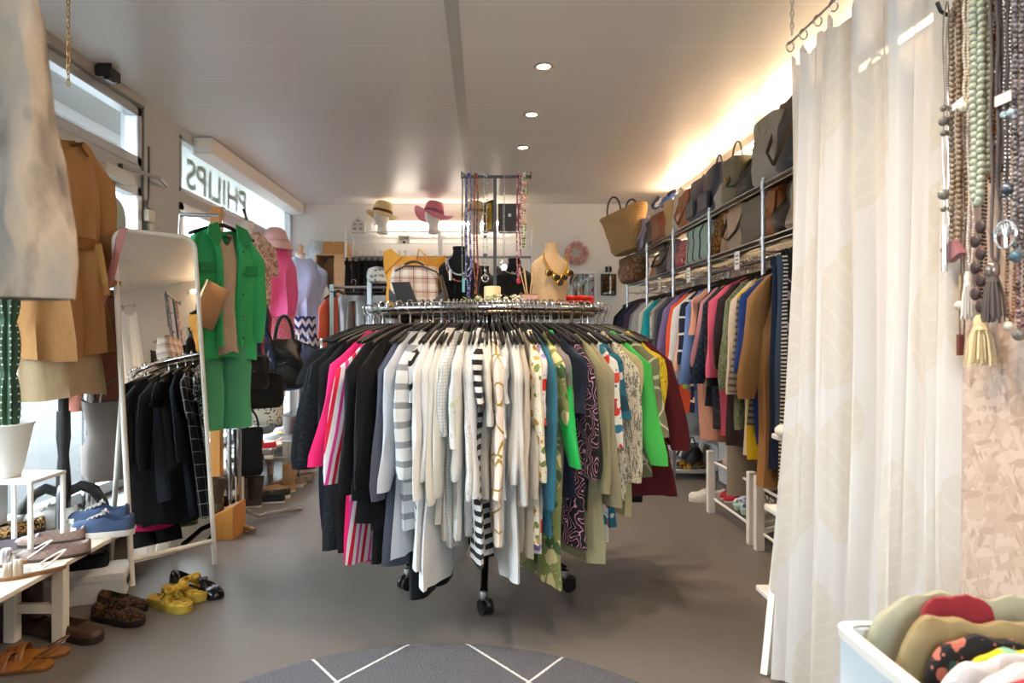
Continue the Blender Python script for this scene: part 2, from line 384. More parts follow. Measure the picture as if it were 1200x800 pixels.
# ------------------------------------------------------------------ shoes (toe towards +x)
def shoe(name, label, loc, rz, m, kind='flat', L=.245, sole='#d8d2c6', side=1, group=None, m2=None, hgt=1., laces=None, tilt=0., roll=0., solem=None):
    o = thing(name, label, 'shoe', loc, rz, group, (roll, tilt, rz)); sh = .026 if kind in ('sneaker', 'loafer') else .012
    if kind in ('wedge',): sh = .03
    solem = solem or plain(sole, .6)
    def hw(s): return L * (.125 + .05 * sin(pi * min(1, s * 1.02)) + .035 * sm((s - .35) / .35)) * sqrt(max(.0, 1 - max(0, (s - .8) / .2) ** 2.2)) * sqrt(max(.0, 1 - max(0, (.1 - s) / .1) ** 2.4))
    def bend(s): return side * L * .035 * sin(pi * s)
    S = [.0, .012, .035, .07, .13, .2, .3, .4, .5, .58, .66, .74, .82, .89, .94, .975, .992, 1.]
    up = MB(); rings = [[], [], []]
    k_ = [(s, 1) for s in S] + [(s, -1) for s in S[-2:0:-1]]
    for z, g in ((0, .93), (sh * .4, 1.0), (sh, .98)): rings[[0, sh * .4, sh].index(z)] = [(s * L, bend(s) + sd * max(.002, hw(s)) * g, z + .012 * max(0, s - .75) * (kind != 'sandal')) for s, sd in k_]
    up.loft(rings).build('sole', solem, o)
    if kind in ('sandal', 'slide', 'wedge'):
        MB().loft([[(s * L, bend(s) + sd * max(.002, hw(s)) * .93, z) for s, sd in k_] for z in (sh, sh + .004)]).build('footbed', m2 or m, o)
        st = MB(); spots = [(.6, .042), (.72, .034)] if kind == 'sandal' else [(.6, .055)]
        for s, hz in spots:
            for off in ((-.05, 0, .05) if kind != 'sandal' else (-.02, .02)):
                st.tube([((s + off) * L, bend(s) + hw(s) * cos(a) * .98, sh + hz * sin(a)) for a in [pi * i / 10 for i in range(11)]], .0036 if kind != 'sandal' else .003, 8, 3.4)
        if kind == 'wedge':
            for sd in (-1, 1): st.ball((.66 * L, bend(.66) + sd * .028, sh + .06), .026, 8, 6, (.7, 1.2, .6))
            st.ball((.66 * L, bend(.66), sh + .064), .013)
        st.build('toe_strap', m, o)
        if kind == 'sandal': MB().tube([(.32 * L - .29 * L * sin(a), bend(.2) + hw(.2) * cos(a), sh + .008 + .042 * sin(a)) for a in [pi * i / 10 for i in range(11)]], .0026, 8, 3.).build('heel_strap', m, o)
        return o
    top = {'flat': .045, 'sneaker': .066, 'loafer': .046, 'boot': .06, 'heel': .05}.get(kind, .05) * hgt
    o0, o1 = {'flat': (.06, .7), 'sneaker': (.07, .46), 'loafer': (.06, .52), 'boot': (.05, .35)}.get(kind, (.06, .6))
    rows = []
    for s in [.002] + S[1:-1] + [.998]:
        hh = lerp(top, top * .78, sm(s / .35)) if s < .5 else lerp(top * .8, top * .55, sm((s - .5) / .4))
        if kind == 'sneaker' and s >= .4: hh = lerp(top * 1.1, top * .62, sm((s - .42) / .4))
        hh *= sqrt(max(0, 1 - max(0, (s - .86) / .14) ** 2.5)) * (sqrt(max(0, 1 - max(0, (.03 - s) / .03) ** 2)) * .35 + .65)
        op = sm((s - o0) / .05) * (1 - sm((s - o1) / .08)); row = []
        for i in range(13):
            a = pi * i / 12; y = bend(s) + hw(s) * .97 * cos(a) * (1 - .12 * sin(a)); z = sh + hh * sin(a) ** .6
            if 3 <= i <= 9 and op > 0: z = lerp(z, sh + .006, op * (1 if 3 < i < 9 else .0)); y = lerp(y, bend(s) + hw(s) * .9 * cos(a) * 1.2, op)
            row.append((s * L, y, z))
        rows.append(row)
    MB().loft(rows, False, False, closed=False).build('upper', m, o)
    if kind == 'sneaker':
        lc = MB()
        for s in (.46, .53, .6, .67): lc.tube([(s * L + .008 * cos(a), bend(s) + hw(s) * .5 * cos(a), sh + top * (1.12 - (s - .46) * 1.5) * (.86 + .14 * sin(a)) + .002) for a in [pi * i / 6 for i in range(7)]], .0032, 5)
        lc.tube([(.47 * L, bend(.5) + .03 * cos(a) * (1 if i % 2 else .6), sh + top + .012 + .008 * sin(2 * a)) for i, a in enumerate([2 * pi * i / 10 for i in range(11)])], .0025, 5)
        lc.build('laces', laces or plain('#e9e6df', .8), o)
        MB().loft([[(s * L + .003, bend(s) + (hw(s) + .004) * cos(a), sh + top * .42 * sqrt(max(0, 1 - ((s - .84) / .17) ** 2)) * sin(a) ** .7) for a in [pi * i / 10 for i in range(11)]] for s in (.84, .88, .92, .96, .99)], False, False, closed=False).build('toe_cap', solem, o)
    if kind == 'boot':
        MB().loft([[(.17 * L + r * 1.15 * cos(a) + dx, r * .85 * sin(a), z) for a in [2 * pi * i / 14 for i in range(14)]] for r, dx, z in ((.038, .01, .06), (.04, .004, .1), (.046, 0, .16), (.048, -.003, .2))], False, False).build('shaft', m, o)
    if kind in ('flat', 'bow') and m2:
        b = MB()
        for sd in (-1, 1): b.ball((.78 * L, bend(.78) + sd * .018, sh + .03), .017, 8, 5, (.7, 1.2, .55))
        b.ball((.78 * L, bend(.78), sh + .033), .009); b.build('bow', m2, o)
    return o
# ------------------------------------------------------------------ beads
def strand_pts(pts, step):
    out = []; acc = 0.; prev = Vector(pts[0]); out.append(prev.copy())
    for p in pts[1:]:
        p = Vector(p); d = (p - prev).length
        while acc + d >= step:
            t = (step - acc) / d; prev = prev.lerp(p, t); out.append(prev.copy()); d = (p - prev).length; acc = 0.
            if d < 1e-6: break
        acc += d; prev = p
    return out
def bead_mb(pts, r, gap=1.9, n=8, m=5, jit=0., seed=1, alt=None):
    q = random.Random(seed); mb = MB()
    for i, p in enumerate(strand_pts(pts, r * gap)):
        rr = r * (1 + q.uniform(-jit, jit)); rr = rr * (alt[i % len(alt)] if alt else 1)
        mb.ball(p, rr, n, m)
    return mb
def beadmat(kind, c1, c2=None, c3=None, s=90, rough=.25):
    key = ('b', c1, c2, c3, s, rough)
    if key in _M: return _M[key]
    t = NT('beads_%s' % c1.lstrip('#')); t.set(Roughness=rough)
    if c2:
        v = t.coord(); n = t.xyz(t.voro(v, s, out='Color'))[0]; t.base(t.ramp(n, [(0, lin(c1)), (.4, lin(c2)), (.7, lin(c3 or c1))], True))
    else: t.base(lin(c1))
    if kind == 'metal': t.set(Metallic=1.)
    if kind == 'pearl': t.b.inputs['Coat Weight'].default_value = .6
    _M[key] = t.m; return t.m
# ================================================================== ROOM
XL, XR, YB, YF, HC = -2.05, 1.86, 7.27, -1.6, 2.55
def floor_mat():
    t = NT('floor_vinyl'); t.set(Roughness=.42); v = t.coord(); a = t.noise(v, 1.6, 5); b = t.noise(v, 14, 4)
    c = t.mix(a, lin('#787069'), lin('#675f5a')); c = t.mix(t.math('MULTIPLY', b, .35), c, lin('#524b47'))
    t.base(c); t.bump(b, .08, .004); return t.m
def ceil_mat():
    t = NT('ceiling_panels'); t.set(Roughness=.33); v = t.coord(); x, y, z = t.xyz(v)
    f = t.math('FRACT', t.math('MULTIPLY', t.math('ADD', y, .02), 1 / .415)); line = t.math('LESS_THAN', f, .016)
    t.base(t.mix(line, lin('#e4e0dd'), lin('#f6f2ec'))); n = t.new('ShaderNodeTexNoise'); t.l.new(t.coord((5, .7, 1)), n.inputs['Vector']); n.inputs['Scale'].default_value = 1.6; n.inputs['Detail'].default_value = 1
    h = t.math('ADD', t.math('MULTIPLY', n.outputs[0], .25), t.math('MULTIPLY', line, -.3)); t.bump(h, .25, .05); return t.m
def wall_mat(c, nm):
    t = NT(nm); t.set(Roughness=.7); v = t.coord(); t.base(t.mix(t.noise(v, 3, 4), lin(c), tuple(k * .95 for k in lin(c)[:3]) + (1,))); t.bump(t.noise(v, 160, 2), .08, .002); return t.m
WALL = wall_mat('#e6e1da', 'wall_paint'); WALLG = wall_mat('#bdbcbd', 'panel_paint'); ALU = plain('#c3c5c8', .35, .6); ALUD = plain('#77787b', .4, .3)
struct(MB().box((-.1, 2.83, -.05), (4.1, 8.9, .1)).build('floor', floor_mat(), smooth=False))
struct(MB().box((-.1, 2.83, HC + .05), (4.1, 8.9, .1)).build('ceiling', ceil_mat(), smooth=False))
struct(MB().box((-.14, 2.83, HC - .004), (.06, 8.8, .008)).build('trim_1', plain('#b9b6b3', .35, .2)))
struct(MB().box((-.1, YB + .05, 1.27), (4.1, .1, 2.56)).build('wall_back', WALL, smooth=False))
struct(MB().box((XR + .05, 2.83, 1.27), (.1, 8.9, 2.56)).build('wall_right', WALL, smooth=False))
w = MB()
w.box((XL - .06, 4.325, 1.275), (.12, .51, 2.55)).box((XL - .06, 7.235, 1.275), (.12, .07, 2.55)).box((XL - .06, -.5, 1.275), (.12, 2.2, 2.55))
w.box((XL - .06, 2.33, 2.09), (.12, 3.5, .12)).box((XL - .06, 2.33, 2.525), (.12, 3.5, .05)).box((XL - .06, 5.89, 2.085), (.12, 2.62, .07)).box((XL - .06, 5.89, 2.525), (.12, 2.62, .05))
struct(w.build('wall_left', WALLG, smooth=False))
w = MB().box((XL - .06, 2.33, .15), (.12, 3.5, .3)).box((XL - .06, 5.89, .15), (.12, 2.62, .3))
struct(w.build('trim_2', plain('#6d6a6a', .6), smooth=False))
w = MB(); w.box((-1.3, YF - .05, 1.275), (1.5, .1, 2.55)).box((1.15, YF - .05, 1.275), (1.5, .1, 2.55)).box((-.075, YF - .05, .4), (.96, .1, .8)).box((-.075, YF - .05, 2.4), (.96, .1, .3))
struct(w.build('wall_front', WALL, smooth=False))
def glass_mat(tint=(.95, .98, .97, 1), frost=0.):
    key = ('g', tint, frost)
    if key in _M: return _M[key]
    t = NT('window_glass'); tr = t.new('ShaderNodeBsdfTransparent'); tr.inputs[0].default_value = tint
    gl = t.new('ShaderNodeBsdfGlossy'); gl.inputs['Roughness'].default_value = .02
    fr = t.new('ShaderNodeFresnel'); fr.inputs[0].default_value = 1.45; mx = t.new('ShaderNodeMixShader')
    ge = t.new('ShaderNodeNewGeometry'); t.l.new(t.math('MULTIPLY', fr.outputs[0], t.math('SUBTRACT', 1., ge.outputs['Backfacing'])), mx.inputs[0]); t.l.new(tr.outputs[0], mx.inputs[1]); t.l.new(gl.outputs[0], mx.inputs[2]); last = mx.outputs[0]
    if frost:
        tl = t.new('ShaderNodeBsdfTranslucent'); tl.inputs[0].default_value = (.72, .77, .74, 1); df = t.new('ShaderNodeBsdfDiffuse'); df.inputs[0].default_value = (.8, .84, .82, 1)
        ad = t.new('ShaderNodeMixShader'); ad.inputs[0].default_value = .3; t.l.new(tl.outputs[0], ad.inputs[1]); t.l.new(df.outputs[0], ad.inputs[2])
        m2 = t.new('ShaderNodeMixShader'); m2.inputs[0].default_value = frost; t.l.new(last, m2.inputs[1]); t.l.new(ad.outputs[0], m2.inputs[2]); last = m2.outputs[0]
    t.l.new(last, t.out.inputs[0]); _M[key] = t.m; return t.m
def window(i, y0, y1, z0, z1, mull=(), frost=0., fw=.055):
    f = MB(); x = XL - .03; dp = .075
    f.box((x, (y0 + y1) / 2, z0 + fw / 2), (dp, y1 - y0, fw)).box((x, (y0 + y1) / 2, z1 - fw / 2), (dp, y1 - y0, fw))
    for y in (y0 + fw / 2, y1 - fw / 2) + tuple(mull): f.box((x, y, (z0 + z1) / 2), (dp, fw, z1 - z0 - .002))
    o = struct(f.build('window_%d' % i, ALU, bev=.004))
    MB().box((XL - .05, (y0 + y1) / 2, (z0 + z1) / 2), (.008, y1 - y0 - fw, z1 - z0 - fw)).build('pane', glass_mat(frost=frost), o)
    return o
window(1, .6, 4.07, 2.15, 2.5, (2.0,)); window(2, .6, 4.07, .3, 2.03, (1.75, 2.9)); window(3, 4.58, 7.2, 2.12, 2.5, (), .86, .03); window(4, 4.58, 7.2, .3, 2.05, (5.9,))
# unseen window added behind the camera to light the front of the rack
f = MB().box((-.075, YF - .04, .83), (.95, .07, .06)).box((-.075, YF - .04, 2.22), (.95, .07, .06)).box((-.52, YF - .04, 1.525), (.06, .07, 1.33)).box((.37, YF - .04, 1.525), (.06, .07, 1.33))
o = struct(f.build('window_5', ALU, bev=.004)); MB().box((-.075, YF - .05, 1.525), (.84, .008, 1.33)).build('pane', glass_mat(), o)
# narrow joint strips on the grey pier, pelmet and valance boxes
struct(MB().box((XL + .004, 4.09, 1.7), (.008, .012, 1.7)).box((XL + .004, 4.16, 1.25), (.01, .016, 2.1)).build('trim_3', ALUD, smooth=False))
struct(MB().box((XL + .065, 6.03, 2.49), (.13, 2.46, .11)).box((XL + .065, 6.03, 2.432), (.15, 2.46, .012)).build('trim_4', plain('#efe9e1', .45), bev=.004))
struct(MB().box((XL + .02, 2.3, HC - .025), (.04, 3.5, .05)).build('trim_5', plain('#a39c97', .5), smooth=False))
pel = MB().box((-1.62, 1.9, 2.39), (.28, .8, .31)); struct(pel.build('trim_6', plain('#ddd2c0', .6), bev=.03))
# ------------------------------------------------------------------ outside the shop front
struct(MB().box((-8, 3, -.1), (11.5, 26, .1)).build('ground_outside', plain('#2f2d2c', .9), smooth=False))
struct(MB().box((-2.65, 3.2, 2.85), (.9, 9, .12)).box((-3.05, 3.2, 2.82), (.12, 9, .22)).build('trim_7', plain('#8d8a86', .7), smooth=False))
def brick():
    t = NT('painted_brick'); b = t.new('ShaderNodeTexBrick'); t.l.new(t.coord((1, 1, 1)), b.inputs[0]); b.inputs['Scale'].default_value = 4
    b.inputs['Color1'].default_value = lin('#a9a8a6'); b.inputs['Color2'].default_value = lin('#b9b6b2'); b.inputs['Mortar'].default_value = lin('#8d8c8a'); t.l.new(b.outputs[0], t.b.inputs[0]); t.set(Roughness=.9); return t.m
struct(MB().box((-3.7, 7.6, 1.4), (.5, 1.1, 2.8)).build('pillar_outside', brick(), smooth=False))
bd = MB().box((-12, 4, 2.1), (1, 24, 2.4)); o = tag(bd.build('building_across_street', plain('#e9e8e4', .8), smooth=False), 'pale building across the street seen through the shop windows', 'building')
for k in range(9): MB().box((-11.49, -5 + 2.2 * k, 1.3), (.06, 1.2, 1.5)).build('shopfront_window', plain('#9fb4c2', .2), o)
MB().box((-11.75, 4, .45), (.9, 24, .9)).build('shaded_base', plain('#57504b', .8), o)  # facade foot coloured dark to stand for the shade in the street
MB().box((-11.3, 4, 2.5), (.5, 20, .25)).build('awning', plain('#c9744a', .7), o)
# ------------------------------------------------------------------ world, daylight, lamps
wd = bpy.data.worlds.new('sky'); SC.world = wd; wd.use_nodes = True
wn = wd.node_tree.nodes; bg = wn['Background']; bg.inputs[0].default_value = (.80, .90, 1.0, 1); bg.inputs[1].default_value = 12.0
def downlight(x, y, e, label):
    o = thing('ceiling_downlight', label, 'ceiling light', (x, y, HC), 0, 'recessed ceiling downlights')
    MB().lathe([(.03, -.001), (.05, -.002), (.052, -.008), (.046, -.012), (.036, -.01), (.032, -.004)], 24).build('bezel', plain('#dcd6cc', .25, .6), o)
    MB().lathe([(.001, -.006), (.03, -.006), (.03, -.003)], 20).build('bulb', emis('#ffe2b4', 60), o)
    l = bpy.data.lights.new('downlight_beam', 'SPOT'); l.energy = e; l.spot_size = R(115); l.spot_blend = .8; l.shadow_soft_size = .04; l.color = (1, .79, .58)
    b = bpy.data.objects.new('downlight_beam', l); b.location = (0, 0, -.02); COL.objects.link(b); b.parent = o
DLE = 60
downlight(.306, 3.54, DLE, 'recessed ceiling downlight closest to the curtain'); downlight(.296, 4.31, DLE, 'middle one of the three lit ceiling downlights'); downlight(.285, 5.07, DLE, 'recessed ceiling downlight closest to the back wall')
for k, y in enumerate((2.02, 1.26, .5)): downlight(.31, y, DLE * 1.3, 'recessed ceiling downlight above the dark round rug')
def tube_light(p, q, s, label, c='#ffdcb0'):
    o = thing('wall_lamp', label, 'tube light', p, 0, 'tube lights on the walls'); d = Vector(q) - Vector(p); e = d.normalized()
    MB().tube([e * .02, d - e * .02], .013, 10).build('tube', emis(c, s), o)
    for a in (Vector(), d): MB().tube([a - e * .02, a + e * .02], .016, 10).build('end_cap', WHITE, o)
    MB().bar(Vector((.02 if abs(d.y) > abs(d.x) else 0, 0 if abs(d.y) > abs(d.x) else .02, .018)), d + Vector((.02 if abs(d.y) > abs(d.x) else 0, 0 if abs(d.y) > abs(d.x) else .02, .018)), .03, .02).build('batten', WHITE, o)
for k, (a, b, nm) in enumerate([(2.6, 3.35, 'tall grey suede tote'), (3.5, 4.35, 'olive and black bags'), (4.5, 5.35, 'navy backpack'), (5.5, 6.6, 'tan saddle bag')]):
    tube_light((1.79, a, 2.42), (1.79, b, 2.42), 52, 'warm white tube light on the wall above the ' + nm)
tube_light((-1.15, 7.2, 2.33), (.35, 7.2, 2.33), 26, 'white tube light on the back wall behind the hats', '#fff0dc')
# ------------------------------------------------------------------ camera
cd = bpy.data.cameras.new('camera'); cam = bpy.data.objects.new('camera', cd); COL.objects.link(cam)
cd.sensor_width = 36; cd.lens = 24; cam.location = (0, 0, CH); cam.rotation_euler = (R(90), 0, 0); cd.shift_x = 32 / 1200; cd.shift_y = -7 / 1200; cd.clip_start = .02
cd.dof.use_dof = True; cd.dof.focus_distance = 3.0; cd.dof.aperture_fstop = 4.5
SC.camera = cam
SC.view_settings.view_transform = 'Standard'; SC.view_settings.look = 'None'; SC.view_settings.exposure = .5; SC.view_settings.gamma = 1
SC.cycles.max_bounces = 7; SC.cycles.transparent_max_bounces = 12; SC.cycles.sample_clamp_indirect = 6; SC.cycles.caustics_reflective = False; SC.cycles.caustics_refractive = False
# ================================================================== ROUND RACK
full_fab = fab
def fab(kind, c1, c2='#ffffff', c3=None, *a, **k): return full_fab(kind, soft(c1), soft(c2), soft(c3) if c3 else None, *a, **k)
RX, RY, RR, RZ = .01, 3.2, .54, 1.262
rack = thing('round_clothes_rack', 'round chrome clothes rack on casters, loaded with hanging clothes', 'clothes rack', (RX, RY, 0))
def ring(r, z, rad, n=64): return MB().tube([(r * cos(2 * pi * k / n), r * sin(2 * pi * k / n), z) for k in range(n)], rad, 8, closed=True)
ring(RR, RZ, .0125).build('hanging_ring', CHROME, rack); ring(RR - .05, RZ - .018, .011).build('inner_ring', plain('#8e7a66', .3, .9), rack)
MB().tube([(0, 0, .14), (0, 0, 1.284)], .024, 16).build('centre_pole', plain('#2a2a2c', .25, .8), rack)
MB().lathe([(.03, .12), (.05, .13), (.05, .2), (.032, .23)], 20).build('hub', BLKM, rack)
for k in range(5):
    a = R(-92 + 72 * k); p = Vector((cos(a), sin(a), 0))
    leg = MB(); leg.tube([p * .04 + Vector((0, 0, .19)), p * .13 + Vector((0, 0, .2)), p * .24 + Vector((0, 0, .175)), p * .33 + Vector((0, 0, .12)), p * .375 + Vector((0, 0, .098))], .0165, 10)
    lo = leg.build('leg', plain('#232325', .25, .7), rack)
    MB().lathe([(.017, .062), (.019, .075), (.019, .096), (.012, .1)], 14, (p.x * .375, p.y * .375, 0)).build('caster_stem', CHROME, lo)
    c = MB(); t = Vector((-p.y, p.x, 0)) * .5 + p * .85; t.normalize(); n_ = Vector((-t.y, t.x, 0))
    for sd in (-1, 1):
        pc = p * .375 + n_ * .014 * sd + t * .012 + Vector((0, 0, .033)); c.tube([pc - n_ * .009, pc + n_ * .009], .032, 18)
    c.build('caster_wheel', BLACK, lo); MB().arc((0, 0, 0), .036, R(20), R(160), .008, 8).build('caster_hood', plain('#3a3a3c', .3, .5), lo, loc=p * .375 + t * .012 + Vector((0, 0, .033)), rz=atan2(t.y, t.x))
    MB().tube([p * .03 + Vector((0, 0, 1.24)), p * (RR - .05) + Vector((0, 0, 1.243))], .009, 8).build('spoke', CHROME, rack)
MB().lathe([(.001, 1.284), (.43, 1.284), (.435, 1.287), (.43, 1.29), (.001, 1.29)], 56).build('display_top', plain('#c9c5bd', .2), rack)
HB = make_hanger('slim_hanger', plain('#1b1917', .42), .2, .075, .07)
HC_ = make_hanger('clip_hanger', plain('#26262a', .5), .17, .07, 0, True)
HW = make_hanger('wooden_hanger', wood('#c99a5c', '#a8763c', 9, 0), .2, .1, .06)
HP = make_hanger('clear_hanger', plain('#d5d8d8', .2, 0, 0), .19, .1, .06)
SRC = [HB, HC_, HW, HP]
def ang(px, r=.75):
    best = None
    for k in range(-760, 761):
        a = R(k / 10); d = abs(VX + FP * (RX + r * sin(a)) / (RY - r * cos(a)) - px)
        if best is None or d < best[0]: best = (d, a)
    return best[1]
S = lambda c, r=.85: fab('solid', c, rough=r)
PL = ' on the round rack'
# (pixel of outer shoulder or angle in degrees, short description, category, cloth, length, sleeve, extras)
WHT, CRM, OFF = S('#e4e2de'), S('#ded6c8'), S('#d9d8d6')
RG = [
 ('a', -176, 'dark plum knit', 'top', S('#2a2029'), .62, .5, {}), ('a', -166, 'bottle green tunic', 'top', S('#1b2a26'), .7, .3, {}), ('a', -156, 'charcoal ribbed jumper', 'jumper', S('#2b2b2f'), .62, .52, {}),
 ('a', -146, 'black lace trimmed blouse', 'blouse', S('#141416'), .7, .4, {}), ('a', -99, 'black and white mini print dress', 'dress', fab('leo', '#16161a', '#e4e2df', '#1a1a1e', 60), .92, .22, {}),
 ('a', -94, 'black and white speckled dress', 'dress', fab('dots', '#131318', '#d9d8d6', s=75, w=.42), .88, .2, {}), ('a', -89, 'black dress with fine white windowpane check', 'dress', fab('check', '#15161b', '#d0cfcf', s=13, w=.05), .92, .3, {}),
 ('a', -84, 'navy long sleeved dress', 'dress', S('#171b28'), .9, .55, {}), ('a', -108, 'black flared tunic', 'tunic', S('#111214'), .75, .5, {'wh': .29}),
 ('a', -77, 'black wide short sleeved blouse', 'blouse', S('#131315'), .62, .2, {'sout': .28, 'srx': .08, 'collar': 1}),
 ('a', -70, 'black evening jacket with beaded cuffs', 'jacket', fab('dots', '#12141a', '#2d3038', s=60, w=.2), .78, .56, {'sout': .2, 'srx': .075, 't': .05}),
 ('a', -63, 'black lace hemmed tunic', 'tunic', fab('chain', '#101013', '#26262a', s=40, w=.03), .92, .5, {'sout': .16}),
 (396, 0, 'plain black jersey dress', 'dress', S('#121214'), .9, .5, {}),
 (404, 0, 'hot pink plain tunic', 'tunic', S('#e3246c'), .93, .5, {'sout': .24}),
 (413, 0, 'pink, red and white candy striped shirt', 'shirt', fab('vs3', '#f0dfe0', '#d61f3c', '#d6398c', 17), .9, .56, {'sout': .2, 'srx': .075, 'wh': .26}),
 (425, 0, 'black fine knit jumper', 'jumper', S('#111114'), .75, .58, {'sout': .1}),
 (434, 0, 'black wool coat', 'coat', S('#19191b', .95), .9, .6, {'t': .045, 'collar': 1}),
 (443, 0, 'jet black cardigan', 'cardigan', S('#0e0e11'), .74, .55, {}),
 (452, 0, 'black zip front jacket', 'jacket', S('#1e1d20'), .84, .55, {'collar': 1}),
 (459, 0, 'slate blue knitted dress', 'dress', S('#4a4d5c'), .88, .58, {}),
 (467, 0, 'pale grey marl cardigan', 'cardigan', S('#b9bcc2'), .85, .55, {}),
 (476, 0, 'white jumper with wide grey stripes', 'jumper', fab('hs', '#d9dad9', '#85878a', s=14.5, w=.34), .74, .0, {'big': 1}),
 (487, 0, 'white top with diagonal black lines', 'top', fab('ds', '#d9d7d3', '#1b1b1e', '#d9d7d3', 14), .82, .22, {}),
 (495, 0, 'white long cotton shirt', 'shirt', WHT, .86, .56, {'wh': .27}),
 (503, 0, 'white embroidered hem tunic', 'tunic', fab('dots', '#e2e1df', '#cfcfcf', s=70, w=.2), .93, .5, {'wh': .28}),
 (511, 0, 'cream silk blouse with buttoned cuff', 'blouse', CRM, .7, .58, {'collar': 1}),
 (518, 0, 'ivory crepe blouse', 'blouse', S('#dcd7cc'), .78, .56, {}),
 (525, 0, 'white blouse with fine grey check', 'blouse', fab('check', '#dfdfdd', '#9fa3a5', s=85, w=.14), .8, .34, {}),
 (533, 0, 'cream knotted front blouse', 'blouse', S('#e0dacb'), .72, .5, {}),
 (541, 0, 'white blouse with sage leaf print', 'blouse', fab('floral', '#e2e1dc', '#b9c3a4', '#cfd3c0', 14, .2), .75, .38, {}),
 (548, 0, 'white lace yoke top', 'top', fab('chain', '#e3e1dd', '#c9c7c2', s=50, w=.04), .74, .56, {}),
 (556, 0, 'crisp white poplin shirt', 'shirt', S('#e8e8e9'), .82, .55, {'collar': 1}),
 (563, 0, 'black and white breton striped top', 'top', fab('hs', '#e2e0dc', '#141417', s=26, w=.5), .85, .24, {'sout': .3, 'wh': .27, 'A': .02}),
 (571, 0, 'cream sleeveless shell top', 'top', S('#e2dccf'), .6, .3, {}),
 (579, 0, 'blush blouse with golden chain print', 'blouse', fab('chain', '#dccbbd', '#9a7a2c', s=11, w=.035), .76, .55, {}),
 (586, 0, 'white gathered sleeve top', 'top', S('#e3e2df'), .62, .34, {}),
 (593, 0, 'pale grey cotton tee', 'tee', S('#cfd2d4'), .78, .22, {}),
 (600, 0, 'white linen tunic', 'tunic', S('#e4e3e0'), .9, .5, {'wh': .26}),
 (607, 0, 'chalk white viscose shirt', 'shirt', S('#dfddd8'), .84, .57, {}),
 (615, 0, 'taupe linen shirt', 'shirt', S('#b5aa9b'), .8, .58, {'collar': 1}),
 (623, 0, 'stone coloured long cardigan', 'cardigan', S('#c4bcae'), .82, .56, {}),
 (630, 0, 'cream blouse with green and ochre flowers', 'blouse', fab('floral', '#ddd3bb', '#6f7d45', '#b98a3c', 16, .3), .78, .5, {}),
 (637, 0, 'white dress with red poppies', 'dress', fab('floral', '#e2dad6', '#c8342c', '#8a78ac', 12, .3), .82, .3, {}),
 (644, 0, 'teal blue long cardigan', 'cardigan', S('#2c6478'), .76, .6, {}),
 (650, 0, 'olive jungle print dress', 'dress', fab('floral', '#7f8650', '#3f5a36', '#c9bd8a', 10, .36), .95, .3, {}),
 (656, 0, 'mole brown tee', 'tee', S('#7c7069'), .66, .24, {'srx': .08}),
 (663, 0, 'bright green satin top', 'top', S('#19a547', .4), .64, .46, {'sout': .25}),
 (670, 0, 'navy boxy tee', 'tee', S('#1e2536'), .62, .26, {'srx': .08}),
 (677, 0, 'pink, black and navy swirl dress', 'dress', fab('swirl', '#17161d', '#cf8fa2', '#2d3046', 22), .8, .5, {}),
 (684, 0, 'very dark green blazer', 'blazer', S('#1c211e'), .66, .5, {}),
 (693, 0, 'khaki cotton shirt dress', 'dress', S('#8b8566'), .86, .56, {'wh': .26}),
 (704, 0, 'large khaki safari jacket', 'jacket', S('#8f866c'), .82, .62, {'srx': .078, 't': .045, 'collar': 1}),
 (715, 0, 'white dress with teal, red and black flowers', 'dress', fab('floral', '#ddd9cf', '#c0392f', '#2e6e86', 13, .32), .8, .4, {}),
 (723, 0, 'petrol blue leaf print blouse', 'blouse', fab('floral', '#235c6e', '#d7d2c4', '#1f3f4c', 9, .28), .76, .3, {}),
 (731, 0, 'beige and grey tweed jacket', 'jacket', fab('tweed', '#b6ac94', '#6d6a5e', '#e0dbcd', 34, .52), .66, .55, {'t': .045}),
 (738, 0, 'yellow piped khaki parka', 'parka', S('#a39a72'), .74, .3, {}),
 (745, 0, 'apple green cardigan', 'cardigan', S('#43ae4d'), .56, .5, {'sout': .2}),
 ('a', 62, 'olive top with pale ring print', 'top', fab('chain', '#6f6f55', '#b9b59a', s=9, w=.03), .62, .4, {}),
 ('a', 69, 'mustard yellow edged tunic', 'tunic', fab('tweed', '#c9a91d', '#8f7a1c', '#e0c545', 30, .6), .5, .3, {}),
 ('a', 77, 'burgundy flared dress', 'dress', S('#55161c'), .74, .5, {'wh': .3, 'sout': .2}),
 ('a', 86, 'black top with white spots', 'top', fab('dots', '#141314', '#d9d6cb', s=45, w=.32), .6, .5, {'sout': .25}),
 ('a', 96, 'dark forest green skirt suit', 'suit', S('#142621'), .82, .4, {}),
]
for k in range(8): RG.append(('a', 108 + 9.5 * k, 'dark winter top', 'top', S('#23242a'), .68, .5, {'same': 1}))
